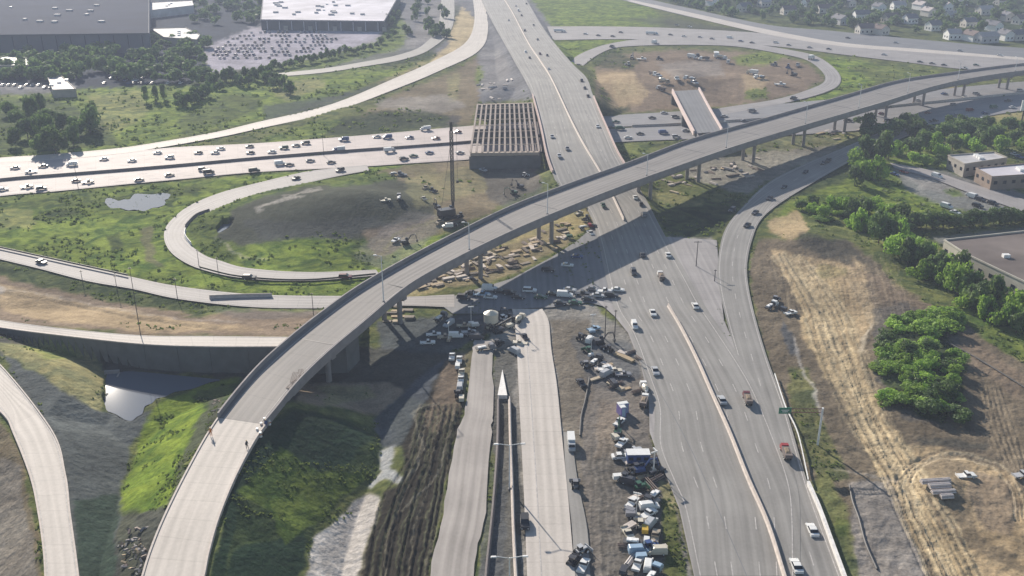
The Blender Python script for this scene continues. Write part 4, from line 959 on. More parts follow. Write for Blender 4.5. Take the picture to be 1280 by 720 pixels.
fleet(auto([(770,151),(815,146),(830,140),(844,145),(800,166),(785,171),(829,165),(857,162),(775,160),(930,150),(845,170),(905,144),(940,138)], 3), (10, -.5), 'on the freeway behind the flyover', 'cars on the crossing freeway beyond the flyover', far=True, z=.08)
fleet(auto([(1102,141),(1110,150),(1147,124),(1192,130),(1195,143),(1212,137),(1231,140),(1242,133),(1230,146),(1206,120),(1167,150),(1122,155),(1260,125),(1160,140),(1060,150),(1275,112),(1220,116),(1135,146),(1180,116),(1265,133)], 4), (10, -1.2), 'on the freeway below the far flyover', 'cars on the freeway right of the flyover', far=True, z=.08)
fleet([(370,222,'sedan','black'),(425,212,'suv','black')], (-10, 3), 'on the upper part of the loop ramp', 'cars on the loop ramp', z=.08)
fleet([(432,346,'suv','maroon'),(312,347,'suv','black')], (10, 0), 'on the lower part of the loop ramp', 'cars on the loop ramp', z=.08)
vehicle('sedan', 'black', G(52, 329, .06), heading(52, 329, 10, 2.4), 'lone black sedan on the curving ramp at the left edge', None)
L_ = [(657,64,'van','white'),(662,71,'pickup','dark'),(675,66,'sedan','maroon'),(684,68,'sedan','dark'),(686,85,'sedan','white'),(667,30,'pickup','grey'),(656,37,'suv','dark'),(645,6,'sedan','silver'),(658,3,'sedan','black'),(648,12,'box','white'),(724,81,'sedan','dark'),(727,100,'suv','dark'),(731,109,'sedan','black'),(735,119,'pickup','dark'),(747,157,'sedan','white'),(756,172,'suv','dark'),(709,185,'sedan','grey'),(699,194,'sedan','silver'),(672,48,'sedan','grey'),(636,24,'sedan','silver'),(690,170,'sedan','silver'),(652,18,'suv','black')]
fleet(L_, lambda x, y: (6 if y < 150 else 5, 10), 'on the highway beyond the flyover', 'cars on the highway beyond the flyover', order='near')
L_ = [(792,340,'suv','dark'),(826,346,'dump','white'),(835,318,'sedan','white'),(803,318,'sedan','dark'),(816,391,'sedan','white'),(793,407,'van','white'),(869,382,'sedan','white'),(819,464,'sedan','silver'),(902,500,'sedan','silver'),(934,500,'dump','maroon'),(982,567,'dump','red'),(1015,663,'sedan','white'),(995,708,'sedan','white'),(794,246,'sedan','white'),(801,254,'sedan','dark'),(754,256,'pickup','green'),(805,268,'suv','grey')]
fleet(L_, lambda x, y: (-4.2, -10) if x > 830 + (y - 385) * .43 else (4.4, 10), 'on the highway on this side of the flyover', 'vehicles on the near part of the highway', order='near')
L_ = auto([(1029,203),(1035,200),(1007,214),(980,233),(962,247),(944,265),(934,281),(915,262)], 9); L_ = [(a, b, k if k != 'van' else 'sedan', 'dark' if i % 2 else 'black') for i, (a, b, k, c) in enumerate(L_)]
fleet(L_, (-8, 6), 'on the merging ramp at right of the flyover', 'cars on the merging ramp', z=.08)
L_ = [(721,320,'sedan','blue'),(709,331,'sedan','white'),(685,337,'suv','dark'),(662,363,'suv','white'),(691,367,'sedan','black'),(706,369,'van','white'),(727,367,'pickup','dark'),(719,378,'sedan','green'),(755,364,'pickup','white'),(602,368,'pickup','lightblue'),(590,366,'sedan','dark'),(613,371,'sedan','white'),(637,366,'suv','black'),(648,371,'sedan','dark'),(676,371,'sedan','green'),(712,362,'sedan','silver'),(735,373,'sedan','dark'),(748,369,'sedan','silver'),(764,369,'suv','dark'),(700,378,'sedan','dark'),(772,362,'sedan','white'),(612,361,'van','white'),(580,372,'suv','dark'),(625,364,'sedan','dark'),(741,361,'sedan','grey')]
fleet(L_, (10, .6), 'in the shaded junction under the flyover', 'vehicles in the shaded junction', z=.04)
vehicle('suv', 'black', G(656, 656, .1), heading(656, 656, .5, 10), 'lone black car driving on the new pale concrete lane', None)
fleet([(700,38,'semi','white'),(815,41,'semi','lightblue')], (10, .3), 'on the distant road beside the green verge', 'trucks on the distant road', far=True, z=.08)
fleet(auto([(732,41),(748,43),(776,39),(838,42),(855,44),(875,45),(890,47),(912,46),(926,50),(940,52),(970,52),(986,55),(1012,58),(1036,60),(1105,67),(1150,76),(1165,78),(1180,80),(1205,84),(1220,80),(1250,84),(766,44)], 5), (10, .8), 'on the distant road along the grass verge', 'cars on the distant road', far=True, z=.08)
fleet(auto([(846,30),(862,32),(1060,46),(1120,52),(1200,62),(1250,68)], 6), (10, 1), 'on the distant dark freeway by the houses', 'cars on the distant freeway', far=True, z=.08)
fleet([(723,81,'sedan','dark'),(765,57,'sedan','dark'),(818,52,'van','white'),(1014,72,'box','white'),(992,122,'sedan','black')], (10, -4), 'on the distant loop ramp', 'vehicles on the distant loop ramp', far=True, z=.1)

# parked cars in the large lot
rnd = random.Random(11); n_ = 0; placed = []
for r_ in range(9):
    yy = 41 + r_ * 4.0; xl = np.interp(yy, [40, 50, 75], [318, 282, 262]); xr = np.interp(yy, [40, 50, 60, 75], [398, 425, 418, 330]); xx = xl
    k_ = 0
    while xx < xr:
        if rnd.random() < .72: k_ += 1; placed.append((xx, yy + rnd.uniform(-.4, .4), r_ + 1, k_))
        xx += 5.6
for i, (a, b, q_, k_) in enumerate(placed):
    vehicle(rnd.choice(['sedan', 'suv', 'sedan']), rnd.choice(['dark', 'blue', 'silver', 'grey', 'black', 'white', 'blue']), G(a, b, -.15), R(90) + rnd.uniform(-.1, .1), 'small car, %s from the left in the %s row of the large pale lot' % (nth(k_), nth(q_)), 'cars parked in the large lot', far=True)
for i in range(26):
    a, b = rnd.uniform(120, 250), rnd.choice([101, 104.5, 98]); vehicle('sedan', rnd.choice(['dark', 'blue', 'white', 'grey']), G(a, b, -.15), R(88), 'small car parked along the edge of the shaded woods', 'cars parked by the shaded woods', far=True)
for i in range(12): vehicle('sedan', rnd.choice(['dark', 'white', 'silver']), G(4 + i * 7.5, rnd.choice([107, 110]), -.15), R(88), 'small car parked by the pale house at the far left', 'cars parked at the far left', far=True)
fleet([(1118,217,'sedan','blue'),(1130,214,'sedan','red'),(1171,220,'van','white'),(1213,243,'sedan','white'),(1217,246,'van','white'),(1225,249,'suv','dark'),(1222,257,'suv','black'),(1241,254,'suv','black'),(1245,262,'sedan','silver'),(1251,262,'pickup','grey'),(1183,258,'van','white'),(1194,265,'sedan','white'),(1274,195,'sedan','blue'),(1268,192,'sedan','white')], (10, 3), 'in the car park at the right edge', 'cars in the right car park')

# ---------------------------------------------------------------- construction vehicles and gear
re_ = random.Random(77); EXTRA = {}
for wh, n_, ax, bx, ay, by in (('in the equipment park', 14, 778, 824, 575, 722), ('beside the highway bend', 5, 726, 775, 408, 480), ('in the work yard', 14, 530, 660, 396, 440), ('inside the distant loop', 16, 780, 1000, 68, 112), ('near the tall crane', 2, 490, 600, 200, 300)):
    EXTRA[wh] = [(re_.uniform(ax, bx), re_.uniform(ay, by), re_.choice(['pickup', 'van', 'compressor', 'flatbed', 'loader', 'sedan', 'pickup', 'light_tower' if by > 300 else 'pickup']), re_.choice(['white', 'white', 'silver', 'dark', 'cream', 'lightblue', 'grey', 'dark'])) for _ in range(n_)]
def site(items, where, group, base=None):
    its = sorted(items + EXTRA.get(where, []), key=lambda t: -t[1]); rr = random.Random(len(where))
    for i, it in enumerate(its):
        px, py, k, c = it[:4]; ang = it[4] if len(it) > 4 else rr.uniform(0, 6.28)
        if c == 'white' and rr.random() < .45: c = rr.choice(['silver', 'tan', 'grey', 'cream', 'dark'])
        p = onto(px, py + 2); p.z = max(p.z, -.35)
        vehicle(k, c, p + Vector((0, 0, .05)), ang, '%s %s %s, %s from nearest' % (c.replace('lightblue', 'light blue'), WORD[k], where, nth(i + 1)), group)
H2 = math.pi / 2
site([(542,418,'pickup','white',.1),(556,421,'pickup','white',.1),(570,420,'van','white',0),(580,407,'pickup','white',0),(594,407,'compressor','white',.2),(630,399,'loader','white',.6),(640,398,'excavator','dark',2.6),(622,414,'excavator','dark',3.6),(622,430,'bulldozer','dark',1),(607,436,'flatbed','grey',.3),(650,400,'mixer','white',1.2),(586,415,'pickup','silver',.1),(637,408,'compressor','cream')], 'in the work yard', 'machines in the work yard')
site([(565,446,'pickup','white',H2),(574,450,'pickup','white',H2),(572,459,'compressor','white',H2),(577,466,'pickup','cream',H2),(576,475,'pickup','white',H2),(575,484,'van','white',H2),(573,494,'loader','dark',H2),(577,500,'compressor','cream',H2)], 'in the row beside the furrowed earth', 'vehicles beside the furrowed earth')
site([(742,411,'pickup','lightblue',.5),(726,422,'loader','dark',1),(737,425,'van','white',1.2),(750,428,'excavator','dark',.3),(735,439,'bulldozer','green',2),(732,457,'loader','grey',1.7),(745,452,'flatbed','dark',1),(768,464,'pickup','white',.1),(779,468,'pickup','white',0),(758,461,'compressor','white',.4),(766,480,'van','white',1.9),(805,487,'mixer','white',1.6),(805,503,'dump','white',1.3),(774,528,'pickup','white',1),(772,542,'excavator','green',1.4),(760,437,'loader','dark',2.2)], 'beside the highway bend', 'machines beside the bend')
site([(714,556,'box','silver',-H2),(719,607,'loader','grey',H2),(716,703,'bulldozer','dark',1),(727,690,'loader','white',.6),(729,708,'pickup','white',1.2),(769,548,'compressor','cream'),(777,554,'pickup','white',1),(776,571,'sedan','white',.1),(792,564,'pickup','white',.3),(797,577,'trailer','blue',.02),(800,589,'excavator','blue',.3),(772,598,'compressor','white'),(781,598,'loader','dark',1),(800,610,'bulldozer','green',.4),(790,629,'pickup','white',1),(787,640,'compressor','white'),(811,634,'van','white',.2),(810,643,'pickup','white',.7),(813,655,'van','white',1),(800,657,'loader','cream',1.5),(795,645,'light_tower','cream'),(819,671,'pickup','white',1.3),(797,680,'flatbed','white',-.2),(812,685,'loader','blue',.3),(797,706,'pickup','white',1.2),(821,712,'compressor','lightblue'),(806,664,'compressor','yellow')], 'in the equipment park', 'machines in the equipment park')
site([(785,80,'loader','white'),(790,72,'excavator','grey'),(802,73,'pickup','white'),(824,73,'loader','dark'),(816,92,'dump','white'),(822,94,'pickup','white'),(830,102,'mixer','white'),(826,111,'dump','white'),(846,98,'pickup','white'),(862,98,'flatbed','white'),(868,103,'pickup','silver'),(880,73,'dump','white'),(865,71,'box','white'),(872,69,'pickup','white'),(902,72,'mixer','white'),(910,77,'dump','white'),(940,91,'box','white'),(949,96,'flatbed','white'),(985,83,'loader','blue'),(997,81,'pickup','silver'),(975,105,'pickup','white'),(992,93,'excavator','dark'),(895,70,'trailer','white'),(968,80,'loader','grey')], 'in the works inside the distant loop', 'machines inside the distant loop')
site([(482,250,'pickup','white',.3),(499,247,'flatbed','white'),(532,234,'pickup','white'),(541,238,'loader','white'),(530,248,'pickup','cream'),(495,217,'flatbed','dark',0),(503,218,'sedan','grey',0),(547,259,'excavator','dark',2),(567,281,'pickup','white',.9),(549,277,'pickup','white',1),(507,303,'excavator','dark',.4),(594,205,'loader','white'),(604,212,'pickup','white'),(656,219,'loader','white'),(650,233,'excavator','dark',2.6),(642,241,'excavator','green',3.5),(575,270,'bulldozer','dark')], 'near the tall crane', 'machines round the crane')
site([(724,266,'pickup','white'),(733,273,'loader','dark'),(742,283,'pickup','white',1.2),(732,284,'flatbed','red',.3),(738,291,'pickup','white'),(712,296,'compressor','green')], 'under the flyover', 'machines under the flyover')
site([(1207,595,'pickup','white',.1),(1277,594,'pickup','white',.2),(969,375,'loader','white'),(964,383,'flatbed','white',.8),(979,387,'compressor','dark'),(988,391,'pickup','white')], 'on the bare earth right of the highway', 'vehicles on the bare earth')
# portable toilets
for i, (a, b) in enumerate([(775,516),(781,515),(778,520)]):
    r = empty('portable_toilet', onto(a, b), .3, 'purple blue portable toilet on brown soil, %s of three from the left' % nth([1, 3, 2][i]), 'portable toilet', 'portable toilets')
    mb = MB(); mb.box((0, 0, 1.1), (1.2, 1.2, 2.2), top=.95); mb.build('cabin', paint('purple'), r); mb = MB(); mb.box((0, 0, 2.27), (1.25, 1.25, .14), top=.8); mb.build('roof', paint('white'), r); mb = MB(); mb.box((0, -.6, 1.05), (.75, .06, 1.9)); mb.build('door', paint('lightblue'), r)
# round hopper of the batch plant
r = empty('batch_hopper', onto(614, 413), 0, 'large cream round hopper of the concrete plant in the work yard', 'hopper')
mb = MB(); r.scale = (.78,) * 3; mb.tube((0, 0, 3.2), (0, 0, 6.0), 2.3, 20); mb.tube((0, 0, 6.0), (0, 0, 6.9), 2.3, 20, r1=.5); mb.tube((0, 0, 1.6), (0, 0, 3.2), .5, 20, r1=2.3); mb.build('tank', paint('cream'), r)
for a in range(4):
    mb = MB(); q = a * H2 + .7; mb.tube((math.cos(q) * 2.1, math.sin(q) * 2.1, -.3), (math.cos(q) * 2.1, math.sin(q) * 2.1, 4), .12, 6); mb.build('leg', M_DSTEEL, r)
mb = MB(); mb.tube((1, 0, 1.0), (6.5, 2, 3.5), .35, 6); mb.build('conveyor', M_DSTEEL, r)
# tall lattice crane
cp = onto(561, 272); r = empty('crane', cp, .5, 'tall dark lattice boom crane standing behind the flyover', 'crane')
for s in (-1, 1):
    mb = MB(); mb.side([(-3, .3), (-2.6, 0), (2.6, 0), (3, .3), (3, .8), (2.6, 1.1), (-2.6, 1.1), (-3, .8)], s * 2 - .45, s * 2 + .45); mb.build('track', M_TYRE, r)
mb = MB(); mb.box((-.8, 0, 2.2), (5.4, 3, 1.9), top=.95); mb.build('house', paint('dark'), r)
mb = MB(); mb.box((1.6, 1.1, 2.6), (1.4, 1, 1.9), top=.9); mb.build('cab', M_GLASS, r)
mb = MB(); HB = 31
for k in range(21):
    z0 = 2.6 + k * (HB - 2.6) / 21; z1 = 2.6 + (k + 1) * (HB - 2.6) / 21; x0 = x1 = 1.6; wv_ = .38 if 1 < k < 19 else .25
    cs = [(-wv_, -wv_), (wv_, -wv_), (wv_, wv_), (-wv_, wv_)]
    for j in range(4):
        a, b = cs[j], cs[(j + 1) % 4]
        mb.tube((x0 + a[0], a[1], z0), (x1 + a[0], a[1], z1), .12, 4, cap=False); mb.tube((x0 + a[0], a[1], z0), (x1 + b[0], b[1], z1), .06, 4, cap=False); mb.tube((x0 + a[0], a[1], z0), (x0 + b[0], b[1], z0), .06, 4, cap=False)
mb.build('boom', M_DSTEEL, r)
mb = MB(); mb.tube((-2.6, 0, 3), (2.5, 0, HB), .05, 4); mb.tube((3.4, 0, HB), (3.4, 0, 12), .04, 4); mb.box((3.4, 0, 11.6), (.6, .6, .9)); mb.build('cable', M_DSTEEL, r)
# dark posts
def post(a, b, top_y, label, m=M_DSTEEL, arm=False, wd=.14, cat='pole', name='utility_pole'):
    p = onto(a, b); d = p.y * cP - (p.z - CH) * sP; h = (b - top_y) * d / FPX / .92
    r = empty(name, p, 0, label, cat); mb = MB(); mb.tube((0, 0, -.4), (0, 0, h), wd, 7, r1=wd * .6); mb.build('pole', m, r)
    mb = MB(); mb.box((0, 0, h - .3), (2.2 if arm else .7, .16, .16)); mb.build('crossarm' if arm else 'cap', m, r); return r
for i, (a, b, c) in enumerate([(104,356,338),(147,366,344),(176,420,335),(222,374,348),(249,334,312),(273,342,322),(392,394,366),(98,236,205),(405,196,168)]):
    post(a, b, c, 'thin dark pole on the left half, %s from the left' % nth([2,3,4,5,6,7,8,1,9][i]), wd=.1, name='utility_pole')
post(870, 334, 302, 'dark pole with its foot on the pale gore, left of the merging ramp', arm=True)
post(893, 353, 337, 'short dark pole on the pale gore, just right of a taller one')
post(1115, 113, 92, 'dark pole in the grass just behind the far flyover')
a1 = post(756, 424, 382, 'left one of two dark posts by the machines at the highway bend', name='sign_post', cat='post'); a2 = post(768, 428, 387, 'right one of two dark posts by the machines at the highway bend', name='sign_post', cat='post')
p = onto(756, 424)
# double-armed lamps over the dark strip
for i, (b, t) in enumerate([(612, 556), (752, 694)]):
    p = onto(637, b); d = p.y * cP - (p.z - CH) * sP; lamp(p, .03, (b - t) * d / FPX / .86, ('farther' if i == 0 else 'nearer') + ' white double armed street lamp beside the new concrete lane', 'double armed lamps', reach=2.0)
for i, (b, t, x) in enumerate([(545, 500, 843)]): pass
# cantilever sign over the verge
p = onto(1022, 556); d = p.y * cP + CH * sP; hS = (556 - 513) * d / FPX / .88
r = empty('overhead_sign', p, 0, 'overhead sign truss with a small green panel at the right highway edge', 'road sign')
mb = MB(); mb.tube((0, 0, -.4), (0, 0, hS + .6), .22, 8); mb.build('post', M_WSTEEL, r)
mb = MB(); Lx = 56 * d / FPX; mt = mat('rusty_truss', (.30, .14, .11), .7)
for zz in (hS - .4, hS + .4): mb.tube((0, 0, zz), (-Lx * .75, 0, zz), .08, 5)
for k in range(10): mb.tube((-Lx * .075 * k, 0, hS - .4), (-Lx * .075 * (k + 1), 0, hS + .4), .05, 4)
mb.build('truss', mt, r)
mb = MB(); mb.box((-Lx * .82, 0, hS), (2.4, .12, 1.3)); mb.build('sign_panel', mat('sign_green', (.03, .20, .13), .4), r)
mb = MB(); mb.box((-Lx * .82, -.08, hS + .15), (1.5, .03, .14)); mb.box((-Lx * .82, -.08, hS - .2), (1.1, .03, .14)); mb.build('sign_frame', M_WSTEEL, r)
# white billboard at the right edge
p = onto(1277, 152); d = p.y * cP + CH * sP
r = empty('billboard', p, .1, 'blank white billboard on a post at the upper right edge', 'billboard')
mb = MB(); mb.tube((0, 0, -.5), (0, 0, 6), .3, 8); mb.build('post', M_DSTEEL, r); mb = MB(); mb.box((.6, 0, 7.5), (4.5, .4, 4.8)); mb.build('panel', mat('billboard_white', (.85, .85, .85), .6), r)

# ---------------------------------------------------------------- lumber, beams, slabs, pipes
rnd = random.Random(5)
def pile(a, b, kind, label, group, rz=None):
    p = onto(a, b); p.z = max(p.z, -.3); rz = rnd.choice([rnd.gauss(.55, .12), rnd.gauss(.55, .12), rnd.gauss(2.1, .15), rnd.uniform(0, 3.1)]) if rz is None else rz
    r = empty({'timber': 'lumber_stack', 'slab': 'slab_stack', 'pipe': 'pipe_stack', 'steel': 'rebar_stack'}[kind], p, rz, label, {'timber': 'lumber', 'slab': 'slabs', 'pipe': 'pipes', 'steel': 'steel bars'}[kind], group)
    L = rnd.uniform(3, 8); r.scale = [rnd.uniform(.42, .75)] * 3
    if kind == 'timber':
        mm = rnd.choice([M_WOOD, mat('pale_timber', (.50, .42, .31), .8), mat('grey_timber', (.24, .20, .16), .8), mat('dark_timber', (.10, .08, .065), .8)])
        for lay in range(rnd.choice([1, 2])):
            for j in range(4):
                mb = MB(); mb.box((rnd.uniform(-.2, .2), (j - 1.5) * .48, .2 + lay * .4), (L, .4, .36)); mb.build('beam', mm, r)
    elif kind == 'slab':
        for j in range(rnd.choice([2, 3])):
            mb = MB(); mb.box((rnd.uniform(-.3, .3), rnd.uniform(-.2, .2), .2 + j * .3), (L * .8, 1.8, .26), rz=rnd.uniform(-.1, .1)); mb.build('slab', M_BARR, r)
    else:
        for j in range(5):
            mb = MB(); y = (j % 3 - 1 + (.5 if j > 2 else 0)) * .62; z = .3 + (.52 if j > 2 else 0); mb.tube((-L / 2, y, z), (L / 2, y, z), .29 if kind == 'pipe' else .14, 8); mb.build('pipe' if kind == 'pipe' else 'bar', mat('pale_pipe', (.55, .50, .48), .7) if kind == 'pipe' else M_STEEL, r)
    return r
for i in range(120):
    t = rnd.random(); a = 520 + t * 195; top = np.interp(a, [520, 560, 600, 640, 690, 715], [350, 334, 318, 306, 283, 272]); bot = np.interp(a, [520, 560, 640, 690, 715], [362, 357, 338, 316, 300])
    b = top + rnd.random() * (bot - top)
    pile(a, b, rnd.choice(['timber', 'timber', 'timber', 'slab', 'steel']), 'stack of building material in the strewn strip beneath the flyover', 'material stacks under the flyover')
for i, (a, b) in enumerate([(496,384),(497,390),(499,396),(497,403),(488,392),(484,402),(508,388),(512,398)]): pile(a, b, 'timber', 'stack of yellowish planks near the flyover columns, %s of the cluster from the top' % nth(i + 1), 'planks near the flyover columns', .0)
for i in range(34):
    a = rnd.uniform(832, 950); c = np.interp(a, [832, 950], [222, 192]); b = c + rnd.uniform(0, 26); pile(a, b, rnd.choice(['pipe', 'slab', 'slab', 'steel', 'timber']), 'pile of slabs or pipes on the rough ground right of the highway', 'material piles right of the highway')
for i in range(22):
    a = rnd.uniform(1020, 1140); c = np.interp(a, [1020, 1140], [166, 142]); b = c + rnd.uniform(0, 14); pile(a, b, rnd.choice(['pipe', 'slab', 'timber']), 'pile of material under the far end of the flyover', 'material piles under the far flyover')
for i, (a, b) in enumerate([(1169,603),(1174,609),(1179,616),(1183,622)]): pile(a, b, 'pipe', 'row of pinkish pipes lying in the earth loop, %s from the top' % nth(i + 1), 'pipes in the earth loop', .1)
for i in range(12): pile(rnd.uniform(592, 640), rnd.uniform(98, 124), rnd.choice(['slab', 'pipe']), 'pile of white material on the old road bed above the bare girders', 'piles above the bare girders')
for i in range(14): pile(rnd.uniform(745, 800), rnd.uniform(440, 490), rnd.choice(['slab', 'steel', 'timber']), 'low pile of gear between the parked machines', 'gear between the machines')
for i in range(14): pile(rnd.uniform(780, 830), rnd.uniform(560, 720), rnd.choice(['slab', 'steel', 'timber', 'pipe']), 'low pile of gear in the equipment park', 'gear in the equipment park')
def ground_line(pts, label, rad=.18, m=M_DSTEEL, name='dark_line'):  # thin dark tube following a line on the ground
    mb = MB(); q = [onto(a, b) + Vector((0, 0, rad)) for a, b in pts]
    q = [Vector(v) for v in cr([tuple(v) for v in q], 4)]
    for a, b in zip(q, q[1:]): mb.tube(a, b + (b - a) * .05, rad, 6)
    tag(mb.build(name, m), label, 'pipe')
ground_line([(737,472),(732,500),(727,520),(725,545)], 'thin dark line lying beside the grey strip near the machines')  # dark tube along a narrow dark line in the soil
ground_line([(1062,608),(1066,628),(1074,650),(1082,680),(1096,712)], 'long dark line lying on the weedy verge at bottom right')  # dark tube along the curved dark line in the verge
ground_line([(1183,428),(1215,445),(1250,466),(1285,488)], 'pole shadow laid as a dark tube across the bare earth right of the green bushes')  # tube drawn in place of a power pole's cast shadow
for i in range(20):
    t = rnd.random(); a = 150 + rnd.random() * 40 * (1 - t * .3) if t > .25 else rnd.uniform(262, 290); b = 642 + t * 78 if t > .25 else rnd.uniform(495, 535)
    p = onto(a, b); r = empty('rubble_heap', p, rnd.uniform(0, 3), 'broken concrete and boards tipped on the bank left of the pale deck', 'rubble', 'rubble on the bank')
    for j in range(4):
        mb = MB(); mb.box((0, 0, 0), (rnd.uniform(.3, 1.1), rnd.uniform(.2, .5), .2), rnd.uniform(0, 3), top=.8); o = mb.build('chunk', rnd.choice([M_WALL, M_WOOD, M_BRC, M_DSTEEL, M_STEEL]), r, (rnd.uniform(-.8, .8), rnd.uniform(-.8, .8), .15 + j * .05)); o.rotation_euler = (rnd.uniform(-.5, .5), rnd.uniform(-.4, .4), 0)
# concrete spill-way pieces by the pond
r = empty('culvert', onto(141, 470), .15, 'grey concrete culvert head at the corner of the lower pond', 'culvert')
mb = MB(); mb.box((0, 0, .5), (3.2, .5, 1.8)); mb.build('headwall', M_BRC, r); mb = MB(); mb.box((-1.5, -1, .2), (.35, 2.2, 1.2)); mb.build('wing_wall', M_BRC, r); mb = MB(); mb.box((1.5, -1, .2), (.35, 2.2, 1.2)); mb.build('wing_wall', M_BRC, r)
# workers and rebar cage on the flyover
for i, (a, b) in enumerate([(366,483),(373,477),(368,474),(377,470)]):
    p = onto(a, b, True); r = empty('rebar_cage', p, .9 + i * .3, 'brown bundle of reinforcing bars on the flyover deck edge, %s from the left' % nth([1, 3, 2, 4][i]), 'steel bars', 'rebar on the flyover')
    for j in range(4):
        mb = MB(); mb.tube((-1.4, (j - 1.5) * .3, .1), (1.4, (j - 1.5) * .3 + .1, .9), .07, 5); mb.build('bar', M_STEEL, r)
def person(p, rz, label, shirt):
    r = empty('person', p, rz, label, 'person')
    mb = MB()   # one continuous body: stacked rings for each leg and torso merged in one mesh
    me = D.meshes.new('body'); bmx = bmesh.new()
    pts = [(0, 0, .95), (0, 0, 1.2), (0, 0, 1.42), (0, 0, 1.52), (0, 0, 1.68), (-.1, 0, .88), (-.13, .05, .48), (-.14, -.02, .06), (.1, 0, .88), (.14, -.08, .48), (.14, -.16, .06), (-.2, 0, 1.4), (-.3, .03, 1.12), (-.28, -.1, .88), (.2, 0, 1.4), (.3, .03, 1.12), (.28, -.12, .9)]
    ed = [(0, 1), (1, 2), (2, 3), (3, 4), (0, 5), (5, 6), (6, 7), (0, 8), (8, 9), (9, 10), (2, 11), (11, 12), (12, 13), (2, 14), (14, 15), (15, 16)]
    rad = [.15, .15, .17, .06, .11, .1, .07, .05, .1, .07, .05, .07, .05, .04, .07, .05, .04]
    me.from_pydata(pts, ed, []); o = link('body', me, r); md = o.modifiers.new('skin', 'SKIN'); sk = me.skin_vertices[0].data
    for v, q in zip(sk, rad): v.radius = (q, q)
    sk[0].use_root = True; s2 = o.modifiers.new('sub', 'SUBSURF'); s2.levels = s2.render_levels = 1
    me.materials.append(mat('work_clothes_' + shirt, PAINT[shirt], .8))
    mb = MB(); mb.tube((0, 0, 1.72), (0, 0, 1.84), .14, 10, r1=.06); mb.build('helmet', paint('yellow'), r)
person(onto(264, 545, True), .4, 'worker in orange clothing standing near the left edge of the pale deck', 'orange')
person(onto(309, 561, True), 1.0, 'worker in dark clothing standing at the right edge of the pale deck', 'dark')
person(onto(333, 535), .2, 'worker in dark clothing on the slope right of the flyover deck', 'blue')
for i, (a, b) in enumerate([(322,541),(327,534),(331,528),(337,531),(326,546),(290,512)]):
    if i == 5: continue
    p = onto(a, b); r = empty('road_barrel', p, 0, 'striped white barrel beside the deck end, %s of five' % nth(i + 1), 'barrel', 'barrels beside the deck end')
    mb = MB(); mb.tube((0, 0, 0), (0, 0, 1.0), .3, 10, r1=.24); mb.build('drum', paint('white'), r); mb = MB(); mb.tube((0, 0, .45), (0, 0, .65), .3, 10, r1=.29); mb.build('stripe', paint('orange'), r)

# ---------------------------------------------------------------- buildings
rv_ = random.Random(9)
def house_px(roof, z, label, wallc, roofc, name='industrial_building', cat='building', base=-.5, win=True, para=.5, wn_=(1.4, 1.2)):
    w_ = [G(a, b, z) for a, b in roof]; c = sum(w_, Vector()) / len(w_); c.z = 0
    r = empty(name, c, 0, label, cat); pl = [(v.x - c.x, v.y - c.y) for v in w_]
    ar = sum(pl[i][0] * pl[(i + 1) % len(pl)][1] - pl[(i + 1) % len(pl)][0] * pl[i][1] for i in range(len(pl)))
    if ar < 0: pl = pl[::-1]
    mb = MB(); mb.prism(pl, base, z - .1); mb.build('wall', wallc, r)
    mb = MB(); k = 1.006; mb.prism([(x * k, y * k) for x, y in pl], z - .1, z + .05); mb.build('roof', roofc, r)
    n = len(pl)
    for i in range(n):
        a = Vector((*pl[i], 0)); b = Vector((*pl[(i + 1) % n], 0)); d = b - a; L = d.length; an = math.atan2(d.y, d.x); m_ = (a + b) / 2
        mb = MB(); mb.box((m_.x, m_.y, z + para / 2), (L + .3, .3, para), an); mb.build('parapet', wallc, r)
        nr = Vector((d.y, -d.x, 0)).normalized()
        if win and nr.y < .3 and L > 5:
            q = int(L / 3.4)
            for j in range(min(q, 14)):
                t = (j + .5) / q if q <= 14 else (j + .5) / 14; pp = a + d * t + nr * .03; mb = MB(); mb.box((0, 0, 0), (wn_[0], .12, wn_[1])); mb.build('window', M_GLASS, r, (pp.x, pp.y, z * .55), an)
    if not win:
        for i in range(n):
            a = Vector((*pl[i], 0)); b = Vector((*pl[(i + 1) % n], 0)); d = b - a; L = d.length; nr = Vector((d.y, -d.x, 0)).normalized()
            if nr.y > -.6 or L < 40: continue
            q = int(L / 9); an = math.atan2(d.y, d.x)
            for j in range(q):
                pp = a + d * ((j + .5) / q) + nr * .06; mb = MB(); mb.box((0, 0, 0), (.5, .5, z - .6)); mb.build('pilaster', roofc, r, (pp.x, pp.y, z * .5 - .3), an)
                if j % 2: pp = a + d * ((j + 1) / q) + nr * .05; mb = MB(); mb.box((0, 0, 0), (3.2, .2, 3.2)); mb.build('dock_door', tn, r, (pp.x, pp.y, 1.4), an)
        for j in range(24):
            t, u = rv_.uniform(.1, .9), rv_.uniform(.15, .85); a = Vector((*pl[0], 0)).lerp(Vector((*pl[1], 0)), t); b = Vector((*pl[3 % n], 0)).lerp(Vector((*pl[2], 0)), t); c_ = a.lerp(b, u)
            if (pl[0][0] - pl[1][0]) ** 2 < 900: break
            mb = MB(); mb.box((0, 0, .6), (rv_.uniform(2, 5), rv_.uniform(2, 4), 1.3)); mb.build('roof_unit', lr, r, (c_.x, c_.y, z + .04))
    for j in range(3):
        mb = MB(); x = (pl[0][0] + pl[2 % n][0]) * .5 * (j - 1) * .5; y = (pl[0][1] + pl[1][1]) * .2 * (j - 1); mb.box((0, 0, .45), (1.8, 1.4, .9)); mb.build('roof_vent', M_WSTEEL, r, (x, y, z + .05))
    return r
